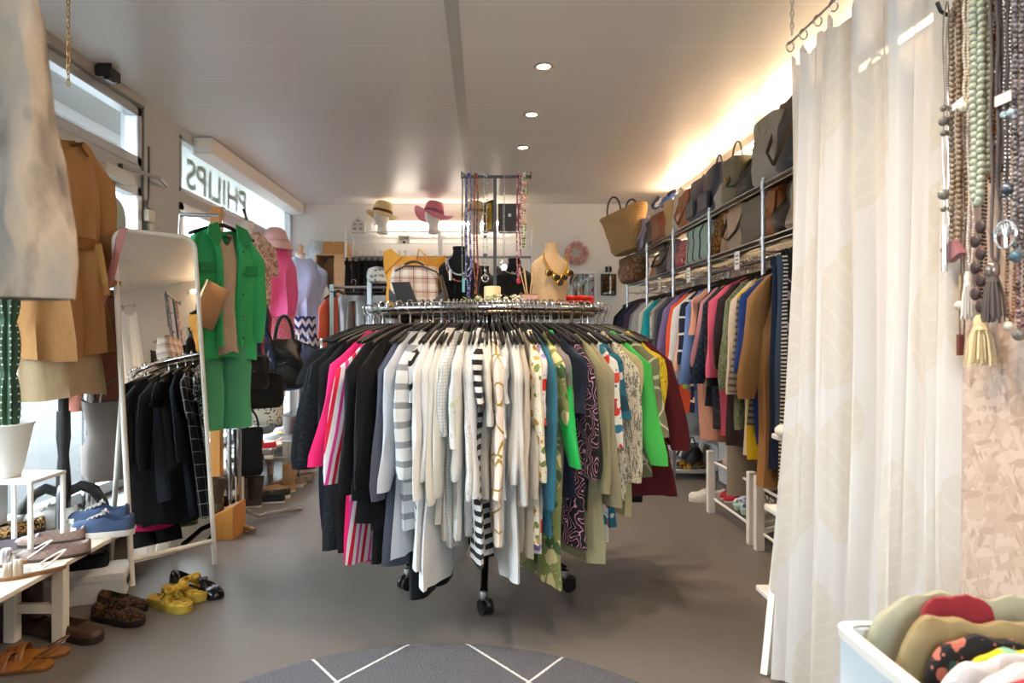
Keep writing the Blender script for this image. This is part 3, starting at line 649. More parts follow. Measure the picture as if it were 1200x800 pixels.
for i, (px, a, short, cat, m, L, sl, kw) in enumerate(RG):
    a = R(a) if px == 'a' else ang(px); kw = dict(kw); same = kw.pop('same', 0); big = kw.pop('big', 0)
    q = random.Random(i * 3 + 1); rr = RR + q.uniform(-.018, .018); a2 = a + q.uniform(-.006, .006)
    base = dict(t=.026, ttop=.010, A=.009, ws=.19 + q.uniform(-.012, .012), nd=q.choice((.06, .09, .12)), drift=q.uniform(-.015, .015), nw=q.uniform(.085, .12), srx=.06, sry=.02, sout=.1)
    base.update(kw)
    if base.get('collar') == 1: base['collar'] = m
    if big: sl = .5; base.update(t=.045, sry=.034, srx=.07)
    hz = RZ + .0095
    garment(cat.replace(' ', '_'), short, ' on the far side of the round rack' if same else PL, cat, (RX + rr * sin(a2), RY - rr * cos(a2), hz - .1), a2 - pi / 2 + q.uniform(-.05, .05), m, L, sl, 'dark tops on the far side of the round rack' if same else 'clothes on the round rack', HB, seed=i + 11, hlabel='black slim hanger carrying a dark winter top' if same else 'black slim hanger carrying the ' + short, **base)
trousers('trousers', 'pair of black trousers', ' reaching lowest on the round rack', 'trousers', (RX + (RR - .03) * sin(R(-27)), RY - (RR - .03) * cos(R(-27)), RZ - .12), R(-27 - 90), S('#121215'), 1.0, .14, .03, .085, .95, 'clothes on the round rack', HC_, 5)
fab = full_fab
# ================================================================== RIGHT WALL: WIRE SHELVES, BAGS, HANGING RAIL
XS, XW = 1.42, 1.84
ZT, ZB = 1.925, 1.645
PY = [2.65, 3.48, 4.31, 5.14, 5.97, 6.8]
sh = thing('wire_wall_shelving', 'long chrome wire shelving along the wall above the hanging coats', 'shelving', (XS, 2.65, 1.3))
def L_(x, y, z): return (x - XS, y - 2.65, z - 1.3)
for zz, nm in ((ZT, 'top'), (ZB, 'low')):
    for a, b in zip(PY[:-1], PY[1:]):
        m = MB()
        for x in (XS, XW):
            for dz in (0, -.028): m.tube([L_(x, a + .004, zz + dz), L_(x, b - .004, zz + dz)], .0042, 6)
        for x in (XS + .14, XS + .28): m.tube([L_(x, a, zz - .006), L_(x, b, zz - .006)], .003, 5)
        n = 26
        for k in range(n): y = lerp(a + .01, b - .01, k / (n - 1)); m.tube([L_(XS, y, zz + .001), L_(XW, y, zz + .001)], .0021, 4, caps=False)
        for k in range(14):
            y0 = lerp(a + .02, b - .05, k / 13); m.tube([L_(XS, y0, zz), L_(XS, y0 + .022, zz - .028)], .0018, 4, caps=False)
        m.build('wire_shelf', WIRE, sh)
for y in PY:
    p = MB().tube([L_(XS, y, 1.36), L_(XS, y, ZT + .03)], .0115, 10).build('post', plain('#c9ccd0', .25, .6), sh)
    m = MB()
    for zz in (ZT, ZB): m.tube([L_(XS, y, zz - .034), L_(XS, y, zz + .008)], .016, 10)
    m.build('collar', STEEL, p)
    MB().tube([L_(XW, y, 1.36), L_(XW, y, ZT + .03)], .0115, 8).build('post', STEEL, sh)
    MB().tube([L_(XS, y, 1.575), L_(XW, y, 1.575)], .006, 6).build('rail_bracket', STEEL, sh)
HRX, HRZ = 1.6, 1.585
MB().tube([L_(HRX, 2.62, HRZ), L_(HRX, 7.2, HRZ)], .0125, 10).build('hanging_rail', CHROME, sh)
for k, px in enumerate((773, 807, 864, 935)):
    y = YX(px, XS - .008); c = MB().box((0, 0, 0), (.003, .075, .1)); o = tag(c.build('price_label', plain('#efece6', .6), loc=(XS - .009, y, ZB - .075)), 'white paper label on the lower wire shelf, ' + ('beside the red and white bag', 'under the mint duffel bag', 'under the beige crossbody bag', 'under the ankle high grey bag')[k], 'label', 'white shelf labels')
    t = MB()
    for r in range(3): t.box((-.0022, .0, .025 - .022 * r), (.001, .05 - .012 * (r % 2), .006))
    t.build('print_lines', plain('#4a4744', .7), o)
# --- garments on the rail, back to front: pixel of the shoulder nearest the aisle
GR = ' on the long wall rail'
J = S
RW = [
 (727, 'black suit jacket', 'jacket', J('#17181c'), .8, .6, {'t': .04}), (733, 'midnight navy blazer', 'blazer', J('#1f2634'), .8, .6, {'t': .04}), (739, 'dark plum cardigan', 'cardigan', J('#4a3a48'), .8, .58, {}),
 (744, 'mid grey marl jumper', 'jumper', J('#7f7b7b'), .8, .6, {}), (750, 'light grey knit', 'jumper', J('#a9a4a0'), .75, .6, {}), (756, 'off white cotton jacket', 'jacket', J('#d8d0c4'), .75, .6, {}),
 (760, 'sea green thin blouse', 'blouse', J('#3fa08c'), .72, .55, {}), (764, 'turquoise shirt', 'shirt', J('#0f8f9c'), .8, .6, {}), (769, 'beige and rust print blouse', 'blouse', fab('floral', '#cdbfae', '#9a5a44', '#8a8a7a', 18), .78, .58, {}),
 (773, 'dove grey jacket', 'jacket', J('#8c8987'), .8, .6, {}), (778, 'graphite grey coat', 'coat', J('#55565a'), .9, .6, {}), (783, 'ink navy jacket', 'jacket', J('#2b3140'), .82, .6, {}),
 (788, 'lavender purple cardigan', 'cardigan', J('#7a6897'), .9, .62, {'t': .04}), (793, 'orange red blouse', 'blouse', J('#e2582f'), .88, .5, {}), (797, 'lime and yellow edged top', 'top', fab('hs', '#86a82e', '#d8c13a', s=9, w=.3), .72, .5, {}),
 (801, 'white long sleeved shirt', 'shirt', J('#d6d4d6'), .72, .62, {'srx': .075}), (806, 'peach pink blouse', 'blouse', J('#dba88b'), .8, .55, {}), (809, 'navy top with red and white trim', 'top', fab('hs', '#20263a', '#d8d2d0', s=9, w=.12), .86, .5, {}),
 (813, 'periwinkle blue long shirt', 'shirt', J('#6c86bd'), .88, .62, {'t': .04}), (819, 'salmon pink long skirt dress', 'dress', J('#d99a80'), 1.02, .3, {}), (824, 'black satin top', 'top', J('#1b1a1d', .5), .8, .55, {}),
 (828, 'dusty rose crushed velvet jacket', 'jacket', J('#bd7f84', .6), .55, .5, {'t': .045}), (833, 'dark navy quilted jacket', 'jacket', fab('quilt', '#1b2436', '#3c4a63', s=22), .92, .6, {'t': .06}), (839, 'black puffer jacket', 'jacket', fab('hs', '#1c1a1c', '#2e2c2f', s=14, w=.2), .88, .6, {'t': .06}),
 (845, 'coral pink edged coat', 'coat', J('#e0607a'), .92, .55, {}), (849, 'chocolate brown dress', 'dress', J('#38292a'), .98, .5, {}), (857, 'taupe blouse with brown fur collar', 'blouse', J('#9c8a74'), .85, .6, {'collar': J('#6e452c')}),
 (863, 'moss green knitted cardigan', 'cardigan', fab('tweed', '#7b8061', '#5d644a', '#99a080', 40), .85, .6, {}), (869, 'cream white long cardigan', 'cardigan', J('#e0cdb4'), .98, .62, {'t': .045}), (875, 'bright yellow long top', 'top', J('#d9b31e'), 1.0, .4, {}),
 (879, 'grey and brown wavy striped jumper', 'jumper', fab('hs', '#8c7f70', '#4d4740', s=30, w=.4), .82, .6, {'t': .045}), (884, 'royal blue top', 'top', J('#26407f'), .9, .5, {}), (887, 'pale beige shirt', 'shirt', J('#c9b198'), .7, .4, {'srx': .07, 'ws': .18}),
 (891, 'camel wool coat', 'coat', J('#a87a4b'), 1.1, .62, {'t': .05, 'ws': .2}),
]
for i, (px, short, cat, m, L, sl, kw) in enumerate(RW):
    kw = dict(kw); ws = kw.pop('ws', .2); q = random.Random(90 + i); y = YX(px, HRX - ws - .03); kw.setdefault('t', .034)
    hg = (HB, HP, HB, HW)[i % 4]
    garment(cat, short, GR, cat, (HRX + q.uniform(-.015, .015), y, HRZ + .0095 - .1), q.uniform(-.12, .12) + .1, m, L, sl, 'clothes on the wall rail', hg, seed=200 + i, hlabel=('black ', 'clear ', 'black ', 'wooden ')[i % 4] + 'hanger with the ' + short, ws=ws, nd=.07, drift=q.uniform(-.02, .02), A=.014, sry=.032, srx=kw.pop('srx', .065), sout=q.uniform(.08, .2), **kw)
DEN = fab('denim', '#27344c', '#1c2638', '#43536f'); DEN2 = fab('denim', '#4c5a70', '#3a475c', '#6d7b90')
for i, (px, short, m, L, w) in enumerate([(896, 'dark indigo wide jeans', DEN, 1.02, .2), (903, 'mid blue faded jeans', DEN2, .82, .19), (910, 'black trousers with white side stripes', fab('hs', '#1c1b1d', '#e4ded2', s=55, w=.5), 1.2, .18), (916, 'mauve and black abstract print trousers', fab('swirl', '#2a2226', '#a48fa6', '#9684a0', 7), .95, .19), (922, 'mustard yellow trousers', J('#b2913f'), 1.12, .18), (928, 'tan cotton trousers', J('#a98560'), 1.25, .19)]):
    y = YX(px, HRX - w - .04); trousers('trousers', short, GR, 'trousers', (HRX - .02, y, HRZ - .06), .12, m, L, w, .024, .115, .95, 'clothes on the wall rail', HC_, 300 + i)
trousers('trousers', 'stone linen wide trousers', GR + ' hanging low behind', 'trousers', (HRX + .02, 3.98, HRZ - .06 - .2), .1, S('#a39482'), 1.1, .2, .03, .12, 1, 'clothes on the wall rail', None, 320)
for i, (y, short, m) in enumerate([(2.86, 'rust brown coat', '#7a4a30'), (2.74, 'black long coat', '#1a1a1c')]):
    garment('coat', short, ' at the curtain end of the wall rail', 'coat', (HRX, y, HRZ + .0095 - .1), .05, S(m), 1.05, .6, 'clothes on the wall rail', HB, seed=400 + i, t=.05, hlabel='black hanger with the ' + short)
# --- bags on the shelves; long side runs along the wall
def bg(short, px0, px1, z, h, d, m, x=None, **kw):
    x = x if x is not None else XS + d / 2 + .015; ya, yb = YX(px0, x - d * .3), YX(px1, x - d * .3); w = abs(ya - yb)
    kw.setdefault('seed', int(px0)); return bag(kw.pop('name', 'handbag'), short, (x, (ya + yb) / 2, z), kw.pop('rz', R(-90)), kw.pop('w', w), h, d, m, group='bags on the wire shelves', **kw)
T, B_ = ZT + .006, ZB + .006
bag('straw_basket', 'wide woven straw basket bag overhanging the far shelf end', (1.36, 6.52, T + .01), R(-62), .34, .4, .2, fab('straw', '#9b7a50', '#b8945f', '#6f5536', 45), 1.1, 1.75, 2.6, 3, {'two': 1, 'r': .1, 's': 1.5}, leather('#2b2320'), group='bags on the wire shelves', tilt=R(-9), hr=.009)
bg('lavender cloth backpack beside the straw basket', 746, 757, T, .3, .2, leather('#a79db3'), top=.8, strap=.2)
bg('charcoal round handbag on the top shelf', 755, 769, T, .24, .2, leather('#3a3938'), top=.7, handle={'s': 1.3}, clasp=GOLD)
bag('bundle', 'blue and white scarf bundle lying on top of the rust tote', (1.6, 6.05, T + .3), R(-80), .3, .16, .2, fab('floral', '#44609a', '#e2ded8', '#1f2740', 9, .5), .5, .8, 2.2, 9, group='bags on the wire shelves', slump=.03)
bg('rust brown leather tote with cream rim', 766, 780, T, .29, .26, leather('#8f4a26'), top=.9, trim=leather('#d8ccb8'))
bg('gold beige clutch standing under the tube light', 780, 789, T, .28, .12, leather('#c9a468'), top=.9)
bg('ivory slim shoulder bag', 789, 798, T, .3, .1, leather('#d8d2c4'), top=.6, handle={'r': .05, 's': 1.})
bg('tan saddle bag with studded flap', 797, 809, T, .28, .15, leather('#a9643a'), top=.6, flap=.6, clasp=GOLD, strap=.1)
bg('slate grey soft backpack', 808, 824, T, .3, .18, leather('#4b4d58'), top=.55, pocket=1, handle={'r': .04, 's': 1.2})
bg('navy blue structured backpack', 822, 843, T, .31, .2, leather('#343a4a'), top=.6, pocket=1, handle={'r': .06, 's': 1.7}, clasp=GOLD)
bg('small pale grey pouch behind the olive bag', 838, 849, T, .15, .1, leather('#a8a49c'), top=.5)
bg('olive rectangular handbag with gold rings', 848, 866, T, .26, .12, leather('#6a6140'), top=.9, n=5, handle={'r': .08, 's': 1.5}, clasp=GOLD, slump=.004)
bg('black slouchy shoulder bag with long looped strap', 862, 889, T, .25, .2, leather('#211f21'), top=.25, tw=.6, strap=.25, handle={'x': .04, 'r': .1, 's': 1.}, hm=leather('#4a4038'), slump=.02)
bg('tall grey suede tote on the top shelf', 884, 916, T, .34, .14, leather('#a7a296', .8), top=.9, tw=1.05, n=5, handle={'two': 1, 'r': .06, 's': -1.4}, slump=.01)
bg('tall black leather shopper with brown trim', 912, 936, T, .38, .2, leather('#2c2c32'), top=.7, tw=1.15, strap=.12, hm=leather('#4a3a30'))
bag('handbag', 'black slouching handbag at the curtain end of the top shelf', (1.62, 2.78, T), R(-90), .3, .25, .2, leather('#1c1a1b'), .3, .75, 3, 44, {'two': 1, 'r': .08, 's': 1.5}, group='bags on the wire shelves', slump=.03, clasp=GOLD)
bag('patchwork_bag', 'brown patchwork leather bag on the far end of the lower shelf', (1.42, 6.55, B_), R(-75), .3, .25, .22, fab('leo', '#7a5a3a', '#5a3f28', '#9a7a50', 14, rough=.5), .6, 1.25, 3, 12, {'r': .08, 's': 1.2}, group='bags on the wire shelves', slump=.025)
bg('little tan pouch on the lower shelf', 762, 771, B_, .15, .12, leather('#a87348'), top=.4)
bg('black strappy evening bag', 769, 784, B_, .22, .16, leather('#1d1b1c'), top=.4, strap=.3, handle={'s': 1.5})
bg('mauve grey clutch leaning on the post', 782, 792, B_, .23, .1, leather('#6b5a5e'), top=.6)
bg('red and white patterned bag', 792, 804, B_, .2, .14, fab('swirl', '#a3222b', '#e0d6cf', '#7d1820', 22, rough=.5), top=.5)
bg('mint grey duffel bag with navy bands', 803, 832, B_, .25, .2, fab('vs', '#9fb3a4', '#28324a', s=7.2, w=.2), top=.7, handle={'s': 1.2})
bg('amber brown leopard fur bag', 832, 849, B_, .24, .18, fab('leo', '#8a5a1c', '#2c1c0e', '#b0781f', 30), top=.6, slump=.02)
bg('tan leather slouch bag with dark side', 846, 857, B_, .25, .16, leather('#a88660'), top=.4)
bg('beige crossbody bag with brown looped strap', 853, 873, B_, .25, .14, leather('#b99b80'), top=.7, strap=.2, hm=leather('#4a3528'))
bg('taupe canvas tote on the lower shelf', 868, 898, B_, .24, .16, leather('#7c6f5e', .8), top=.8, tw=1.05)
bg('orange tan satchel with buckle flap', 897, 912, B_, .25, .16, leather('#a3622c'), top=.6, flap=.65, clasp=GOLD)
bg('espresso brown crumpled bag', 910, 926, B_, .23, .17, leather('#3d312b'), top=.4, slump=.03)
bg('stone grey ankle high soft bag', 922, 946, B_, .24, .17, leather('#a3937e'), top=.5, tw=.8)
# --- white slanted shoe rack and what stands on it
SRX = 1.47
rk = thing('shoe_rack', 'low white wooden shoe rack under the hanging clothes', 'shoe rack', (SRX, 3.5, 0))
def Q(x, y, z): return (x - SRX, y - 3.5, z)
for y in (4.44, 3.76, 3.66, 2.9):
    MB().box(Q(SRX, y, .2), (.045, .045, .4)).build('upright', WHITEP, rk, bev=.003); MB().box(Q(SRX + .3, y, .25), (.045, .045, .5)).build('upright', WHITEP, rk, bev=.003)
    for z in (.1, .32): MB().bar(Q(SRX + .02, y, z), Q(SRX + .28, y, z + .07), .03, .02).build('side_rail', WHITEP, rk)
for (a, b) in ((3.76, 4.44), (2.9, 3.66)):
    for z in (.09, .33):
        for k in range(3): MB().tube([Q(SRX + .02 + .12 * k, a, z + .035 * k), Q(SRX + .02 + .12 * k, b, z + .035 * k)], .0085, 8).build('rail', WHITE, rk)
SG = 'shoes on the white rack'
def rs(label, y, z, m, kind, dx=.0, **kw): return shoe('sneaker' if kind == 'sneaker' else 'shoe', label, (SRX + .27 + dx, y, z + .06), R(180), m, kind, tilt=R(15), group=SG, **kw)
FLO = fab('floral', '#aeb9c9', '#5d6f9a', '#e8e4e0', 28, .4)
rs('mint soled floral sneaker on the rack, nearer the far upright', 4.1, .105, FLO, 'sneaker', sole='#b8d6c4'); rs('mint soled floral sneaker on the rack, beside the white pair', 3.99, .105, FLO, 'sneaker', sole='#b8d6c4', side=-1)
rs('white leather sneaker beside the mint floral pair', 3.89, .105, leather('#dedad0'), 'sneaker'); rs('white leather sneaker next to the near white upright', 3.8, .105, leather('#dedad0'), 'sneaker', side=-1)
rs('red glitter flat shoe behind the far white upright', 4.28, .105, fab('dots', '#8f1424', '#d8485a', s=220, w=.3), 'flat'); rs('second red glitter flat shoe of the rack', 4.36, .105, fab('dots', '#8f1424', '#d8485a', s=220, w=.3), 'flat', side=-1)
rs('beige suede sneaker at the curtain end of the rack', 3.5, .105, leather('#b7a58e'), 'sneaker', sole='#cfc6b6'); rs('second beige suede sneaker, deeper behind the curtain', 3.38, .105, leather('#b7a58e'), 'sneaker', sole='#cfc6b6', side=-1)
rs('pale pink pump on the upper rail of the white rack', 4.3, .345, leather('#d8b9ac'), 'flat')
rs('light grey sneaker with white laces low behind the curtain', 3.2, .105, leather('#aaa6a0'), 'sneaker')
shoe('sneaker', 'white canvas shoe on the floor beyond the shoe rack', (1.66, 4.72, 0), R(175), leather('#e2ded6'), 'sneaker', group=SG)
# --- small steel shelf at the back with box, bag and gold sandals
st = thing('steel_shelf', 'small grey steel shelf standing by the back of the wall rail', 'shelf', (1.51, 5.44, 0))
for x in (0, .36):
    for y in (0, .5): MB().box((x, y, .35), (.022, .022, .7)).build('post', STEEL, st, bev=.002)
for z in (.06, .36, .68): MB().box((.18, .25, z), (.36, .5, .018)).build('shelf_board', plain('#b9b9ba', .4, .3), st, bev=.003)
bx = tag(MB().box((0, 0, .125), (.26, .3, .25)).build('storage_box', plain('#d5d3d1', .5), loc=(1.69, 5.68, .369), bev=.006), 'pale grey storage box on the middle board of the steel shelf', 'box'); MB().box((0, 0, .245), (.27, .31, .03)).build('lid', plain('#c9c7c5', .5), bx, bev=.004)
bag('handbag', 'black rounded handbag at the bottom of the steel shelf', (1.74, 5.72, .07), R(-90), .26, .17, .16, leather('#1d1b1c'), .6, .9, 2.6, 5, {'r': .07, 's': 1.}, strap=.3)
for k, y in enumerate((5.5, 5.6)): shoe('sandal', ('gold strappy sandal at the outer corner of the steel shelf', 'gold strappy sandal next to the black bag on the steel shelf')[k], (1.78, y - .0, .07), R(180), plain('#b98a3a', .3, .8), 'sandal', m2=leather('#3a2a1c'), side=1 - 2 * k)
bag('bag', 'yellow green print bag on top of the steel shelf', (1.68, 5.7, .69), R(-90), .26, .2, .14, fab('floral', '#8c9a2c', '#3f4a1c', '#d8d06a', 16), .5, 1, 3, 8)
# --- white ladder shelf and things at its edge behind the curtain
ld = thing('ladder_shelf', 'narrow white wooden ladder shelf leaning behind the curtain edge', 'ladder shelf', (.955, 2.32, 0))
for x in (0, .3):
    MB().bar((x, 0, 0), (x + .17, .2, .8), .045, .022).build('upright', WHITEP, ld)
for z in (.22, .5, .76): MB().box((.15 + .2125 * z, .25 * z + .07, z), (.3, .16, .02)).build('step', WHITEP, ld, bev=.003)
bag('beret', 'cream knitted beret with pompom texture on the ladder shelf', (1.16, 2.5, .51), 0, .16, .13, .13, fab('dots', '#d9d2c4', '#efe9dd', s=50, w=.4), .5, .8, 2.2, 6, cat='hat')
tag(MB().loft([[(.12 * cos(a) * s, .07 * sin(a) * s, z) for a in [2 * pi * i / 20 for i in range(20)]] for s, z in ((.9, 0), (1, .012), (1, .028), (.9, .04))]).build('folded_cloth', S('#e2ddd4'), loc=(1.21, 2.56, .771)), 'white folded cloth on the top step of the ladder shelf', 'cloth')
# ================================================================== LEFT: SHOP WINDOW DISPLAY
LZ = .285
pl = MB().box((-1.925, 3.6, LZ - .0175), (.245, 4.6, .035)); struct(pl.build('trim_8', plain('#a8a5a3', .5), smooth=False))
CREAMW = plain('#e3d6c3', .5, 0, .08)
def bench(y0, y1, label, legs, x0=-1.575, x1=-1.8, top=.302):
    o = thing('bench', label, 'bench', ((x0 + x1) / 2, y0, 0), 0, 'white shoe benches'); cx = (x0 + x1) / 2; hw = (x0 - x1) / 2
    MB().box((0, (y1 - y0) / 2, top - .0085), (2 * hw + .02, y1 - y0, .017)).build('bench_top', CREAMW, o, bev=.002)
    for y in legs:
        for sx in (-1, 1): MB().box((sx * (hw - .022), y - y0, (top - .017) / 2), (.044, .04, top - .018)).build('leg', CREAMW, o, bev=.002)
        MB().box((0, y - y0, .125), (2 * hw - .09, .022, .035)).build('stretcher', CREAMW, o); MB().box((0, y - y0 + .04, top - .04), (2 * hw - .05, .03, .045)).build('top_rail', CREAMW, o)
    return o
bench(1.75, 3.07, 'cream white wooden bench of shoes in front of the standing mirror', (1.85, 2.57))
bench(4.38, 4.84, 'short cream white bench behind the chrome stand', (4.45, 4.79)); bench(4.86, 6.2, 'long cream white bench under the pink dressed mannequin', (5.66, 6.1), top=.325)
def mannequin_stand(o, h, base='tri', m=BLKM):
    st = MB().tube([(0, 0, .22 if base == 'legs' else .02), (0, 0, h)], .022 if base == 'legs' else .014, 12).build('pole', m, o)
    if base == 'legs':
        MB().lathe([(.028, .52), (.03, .4), (.022, .32), (.03, .22), (.032, .12), (.02, .08)], 16).build('turned_post', m, o)
        for k in range(4):
            a = R(45 + 90 * k); c, s = cos(a), sin(a); MB().tube([(c * r, s * r, z) for r, z in ((.02, .15), (.07, .175), (.12, .15), (.155, .09), (.175, .03), (.2, .018))], [.022, .026, .026, .024, .021, .016], 10, .8).build('leg', m, o)
    else: MB().lathe([(.13, .0), (.13, .008), (.03, .016), (.016, .03)], 28).build('base_plate', m, o)
def torso(o, z, m, neck_m, w=.17, d=.1, cap='round', capm=None):
    b = MB(); prof = [(-.72, .85, .9), (-.6, 1.02, 1.05), (-.5, .95, .95), (-.38, .74, .78), (-.25, .92, 1.05), (-.12, 1.0, 1.0), (-.04, .92, .75), (0, .6, .5), (.03, .33, .45), (.06, .28, .42), (.1, .28, .42)]
    b.loft([[(w * f * cos(a), d * g * sin(a), z + zz) for a in [2 * pi * i / 24 for i in range(24)]] for zz, f, g in prof]); b.build('torso', m, o)
    if cap == 'spike': MB().lathe([(.05, 0), (.052, .05), (.04, .06)], 18, (0, 0, z + .1)).build('neck_block', neck_m, o); MB().tube([(0, 0, z + .16), (-.01, 0, z + .2), (-.03, -.01, z + .25)], [.016, .009, .013], 10).build('finial', capm, o)
    elif cap != 'none': MB().lathe([(.048, 0), (.05, .012), (.02, .03), (.02, .05), (.03, .068), (.024, .09), (.008, .1)], 18, (0, 0, z + .1)).build('neck_knob', capm or neck_m, o)
def mann(label, loc, rz, h, base, m=plain('#e8e3da', .7), cap='round', capm=None, bm=BLKM, w=.15, d=.085):
    o = thing('mannequin', label, 'mannequin', loc, rz, 'dress forms in the shop window'); mannequin_stand(o, h - .6, base, bm); torso(o, h, m, m, w, d, cap, capm); return o
WD = wood('#cf8b3e', '#b06f2a', 7, 2); WK = plain('#d9b48a', .5)
# tan trench coat on a black footed form
cy, cx = 3.12, -1.925
mann('mannequin on black turned foot wearing the tan belted coat', (cx, cy, LZ), R(72), 1.6, 'legs', w=.125, d=.065, cap='none')
ct = garment('coat', 'tan trench coat with tied belt', ' on the mannequin by the cactus', 'coat', (cx, cy, LZ + 1.77), R(72), S('#b07f4e'), 1.0, .6, 'clothes on mannequins', None, seed=31, ws=.165, wc=.17, wh=.22, t=.1, th=.15, ttop=.05, A=.026, waist=.02, fr=3, nd=.05, collar=S('#9c6a34'), srx=.075, sry=.06, sout=.12, hem=.02)
MB().loft([[(.19 * cos(a), .128 * sin(a), z + .008 * sin(3 * a)) for a in [2 * pi * i / 28 for i in range(28)]] for z in (-.47, -.52)], False, False).build('belt', S('#8f5f2c'), ct)
MB().tube([(.05, -.15, -.49), (.06, -.165, -.6), (.075, -.175, -.72)], .02, 6, .25).build('belt_end', S('#8f5f2c'), ct)
for sx in (-1, 1): MB().box((sx * .13, -.15, -.66), (.13, .012, .03)).build('pocket_flap', S('#9c6a34'), ct, bev=.004)
dr = thing('skirt', 'beige satin skirt showing under the tan coat', 'skirt', (cx, cy, LZ + 1.25), R(72), 'clothes on mannequins')
body_mb(.66, ws=.15, wc=.17, wh=.2, t=.09, th=.12, ttop=.08, slope=0, nd=0, A=.012, seed=8).build('body', S('#b89c77', .6), dr)
# chrome hanging post with pink jacket and grey bag
cp = thing('chrome_stand', 'slim chrome post stand behind the tan coat', 'clothes stand', (-1.95, 3.36, LZ)); MB().tube([(0, 0, .01), (0, 0, 1.2)], .03, 16).build('post', CHROME, cp); MB().lathe([(.09, 0), (.09, .008), (.03, .014)], 24).build('base_plate', CHROME, cp); MB().tube([(0, 0, 1.17), (.06, .05, 1.2), (.13, .1, 1.18)], .008, 8).build('arm', CHROME, cp)
garment('jacket', 'dusty pink jacket', ' hanging behind the tan coat beside the mirror', 'jacket', (-1.885, 3.5, 1.39), R(50), S('#b5715f'), .6, .5, None, HB, seed=3, t=.05, hlabel='black hanger with the dusty pink jacket')
bag('tote', 'grey taupe shopper with cut out handle below the pink jacket', (-1.86, 3.44, .43), R(48), .3, .4, .12, leather('#8d827b', .5), .5, 1, 3.5, 4, {'two': 1, 'r': .08, 's': 1.4}, slump=.014, cat='bag')
tag(MB().lathe([(.001, 0), (.13, 0), (.135, .008), (.13, .016), (.001, .016)], 36).build('round_sign', plain('#a9adad', .6)), 'round grey disc sign on the window behind the tan coat', 'sign').rotation_euler = (0, R(90), 0)
bpy.data.objects['round_sign'].location = (XL + .012, 3.72, 1.78)
# door closer, sensor, chain, window latch
dc = thing('door_closer', 'light grey door closer box with jointed arm on the window frame', 'door closer', (XL + .01, 3.72, 2.03)); MB().box((.03, 0, 0), (.06, .3, .065)).build('housing', plain('#cfcbc7', .4, .2), dc, bev=.004); MB().bar((.05, .02, .05), (.09, .38, .06), .02, .012).bar((.09, .38, .06), (.02, .62, .07), .018, .012).build('arm', STEEL, dc); MB().lathe([(.012, .03), (.012, .06)], 12, (.045, .02, 0)).build('pivot', DKMET, dc)
la = thing('window_latch', 'cream coloured latch block on the grey pier beside the mirror', 'latch', (XL + .012, 4.12, 1.87)); MB().box((.015, 0, 0), (.03, .09, .07)).build('housing', plain('#d8d0c2', .4), la, bev=.004)
for z in (.07, -.07): MB().box((.012, .01, z), (.024, .05, .05)).build('keeper', plain('#a9a5a0', .4, .3), la, bev=.003)
se = thing('motion_detector', 'small black sensor box where ceiling meets the window wall', 'sensor', (-1.97, 3.57, HC - .06)); MB().box((0, 0, .025), (.07, .13, .06)).build('housing', BLKM, se, bev=.006); MB().box((.02, -.02, -.01), (.03, .07, .02)).build('lens', BLACK, se, bev=.004); MB().box((.01, -.055, .035), (.075, .012, .075)).build('bracket', BLKM, se, bev=.002)
def chain(label, x, y, z0, z1, m, group='hanging chains'):
    o = thing('chain', label, 'chain', (x, y, z1), 0, group); n = int((z1 - z0) / .021); mb = MB()
    for k in range(n):
        z = -.012 - .021 * k; a = (k % 2) * pi / 2
        mb.tube([(.006 * cos(t) * cos(a), .006 * cos(t) * sin(a), z + .0135 * sin(t)) for t in [2 * pi * i / 10 for i in range(10)]], .0018, 5, closed=True)
    mb.build('links', m, o); MB().lathe([(.012, -.006), (.012, 0)], 14).build('ceiling_hook', m, o); return o
chain('brass chain hanging from the ceiling before the upper window', XP(80, 2.5), 2.5, 2.05, HC, plain('#b08a4e', .3, .9))
# window lettering, read from the street
tx = bpy.data.curves.new('lettering', 'FONT'); tx.body = 'PHILIPS'; tx.size = .3; tx.extrude = .003; tx.offset = .005; tx.space_character = 1.0
to = bpy.data.objects.new('tmp_text', tx); COL.objects.link(to); bpy.context.view_layer.update()
me = bpy.data.meshes.new_from_object(to.evaluated_get(bpy.context.evaluated_depsgraph_get())); bpy.data.objects.remove(to)
me.materials.clear(); me.materials.append(plain('#98a09d', .6)); lo = bpy.data.objects.new('sign_lettering', me); COL.objects.link(lo)
xs = [v.co.x for v in me.vertices]; k = 1.2 / (max(xs) - min(xs))
lo.matrix_world = Matrix.Translation((XL - .06, 6.02, 2.195)) @ Matrix(((0, 0, -1, 0), (-1, 0, 0, 0), (0, 1, 0, 0), (0, 0, 0, 1))) @ Matrix.Diagonal((k, 1, 1, 1))
tag(lo, 'grey block lettering on the frosted upper window, reversed from inside', 'sign lettering')
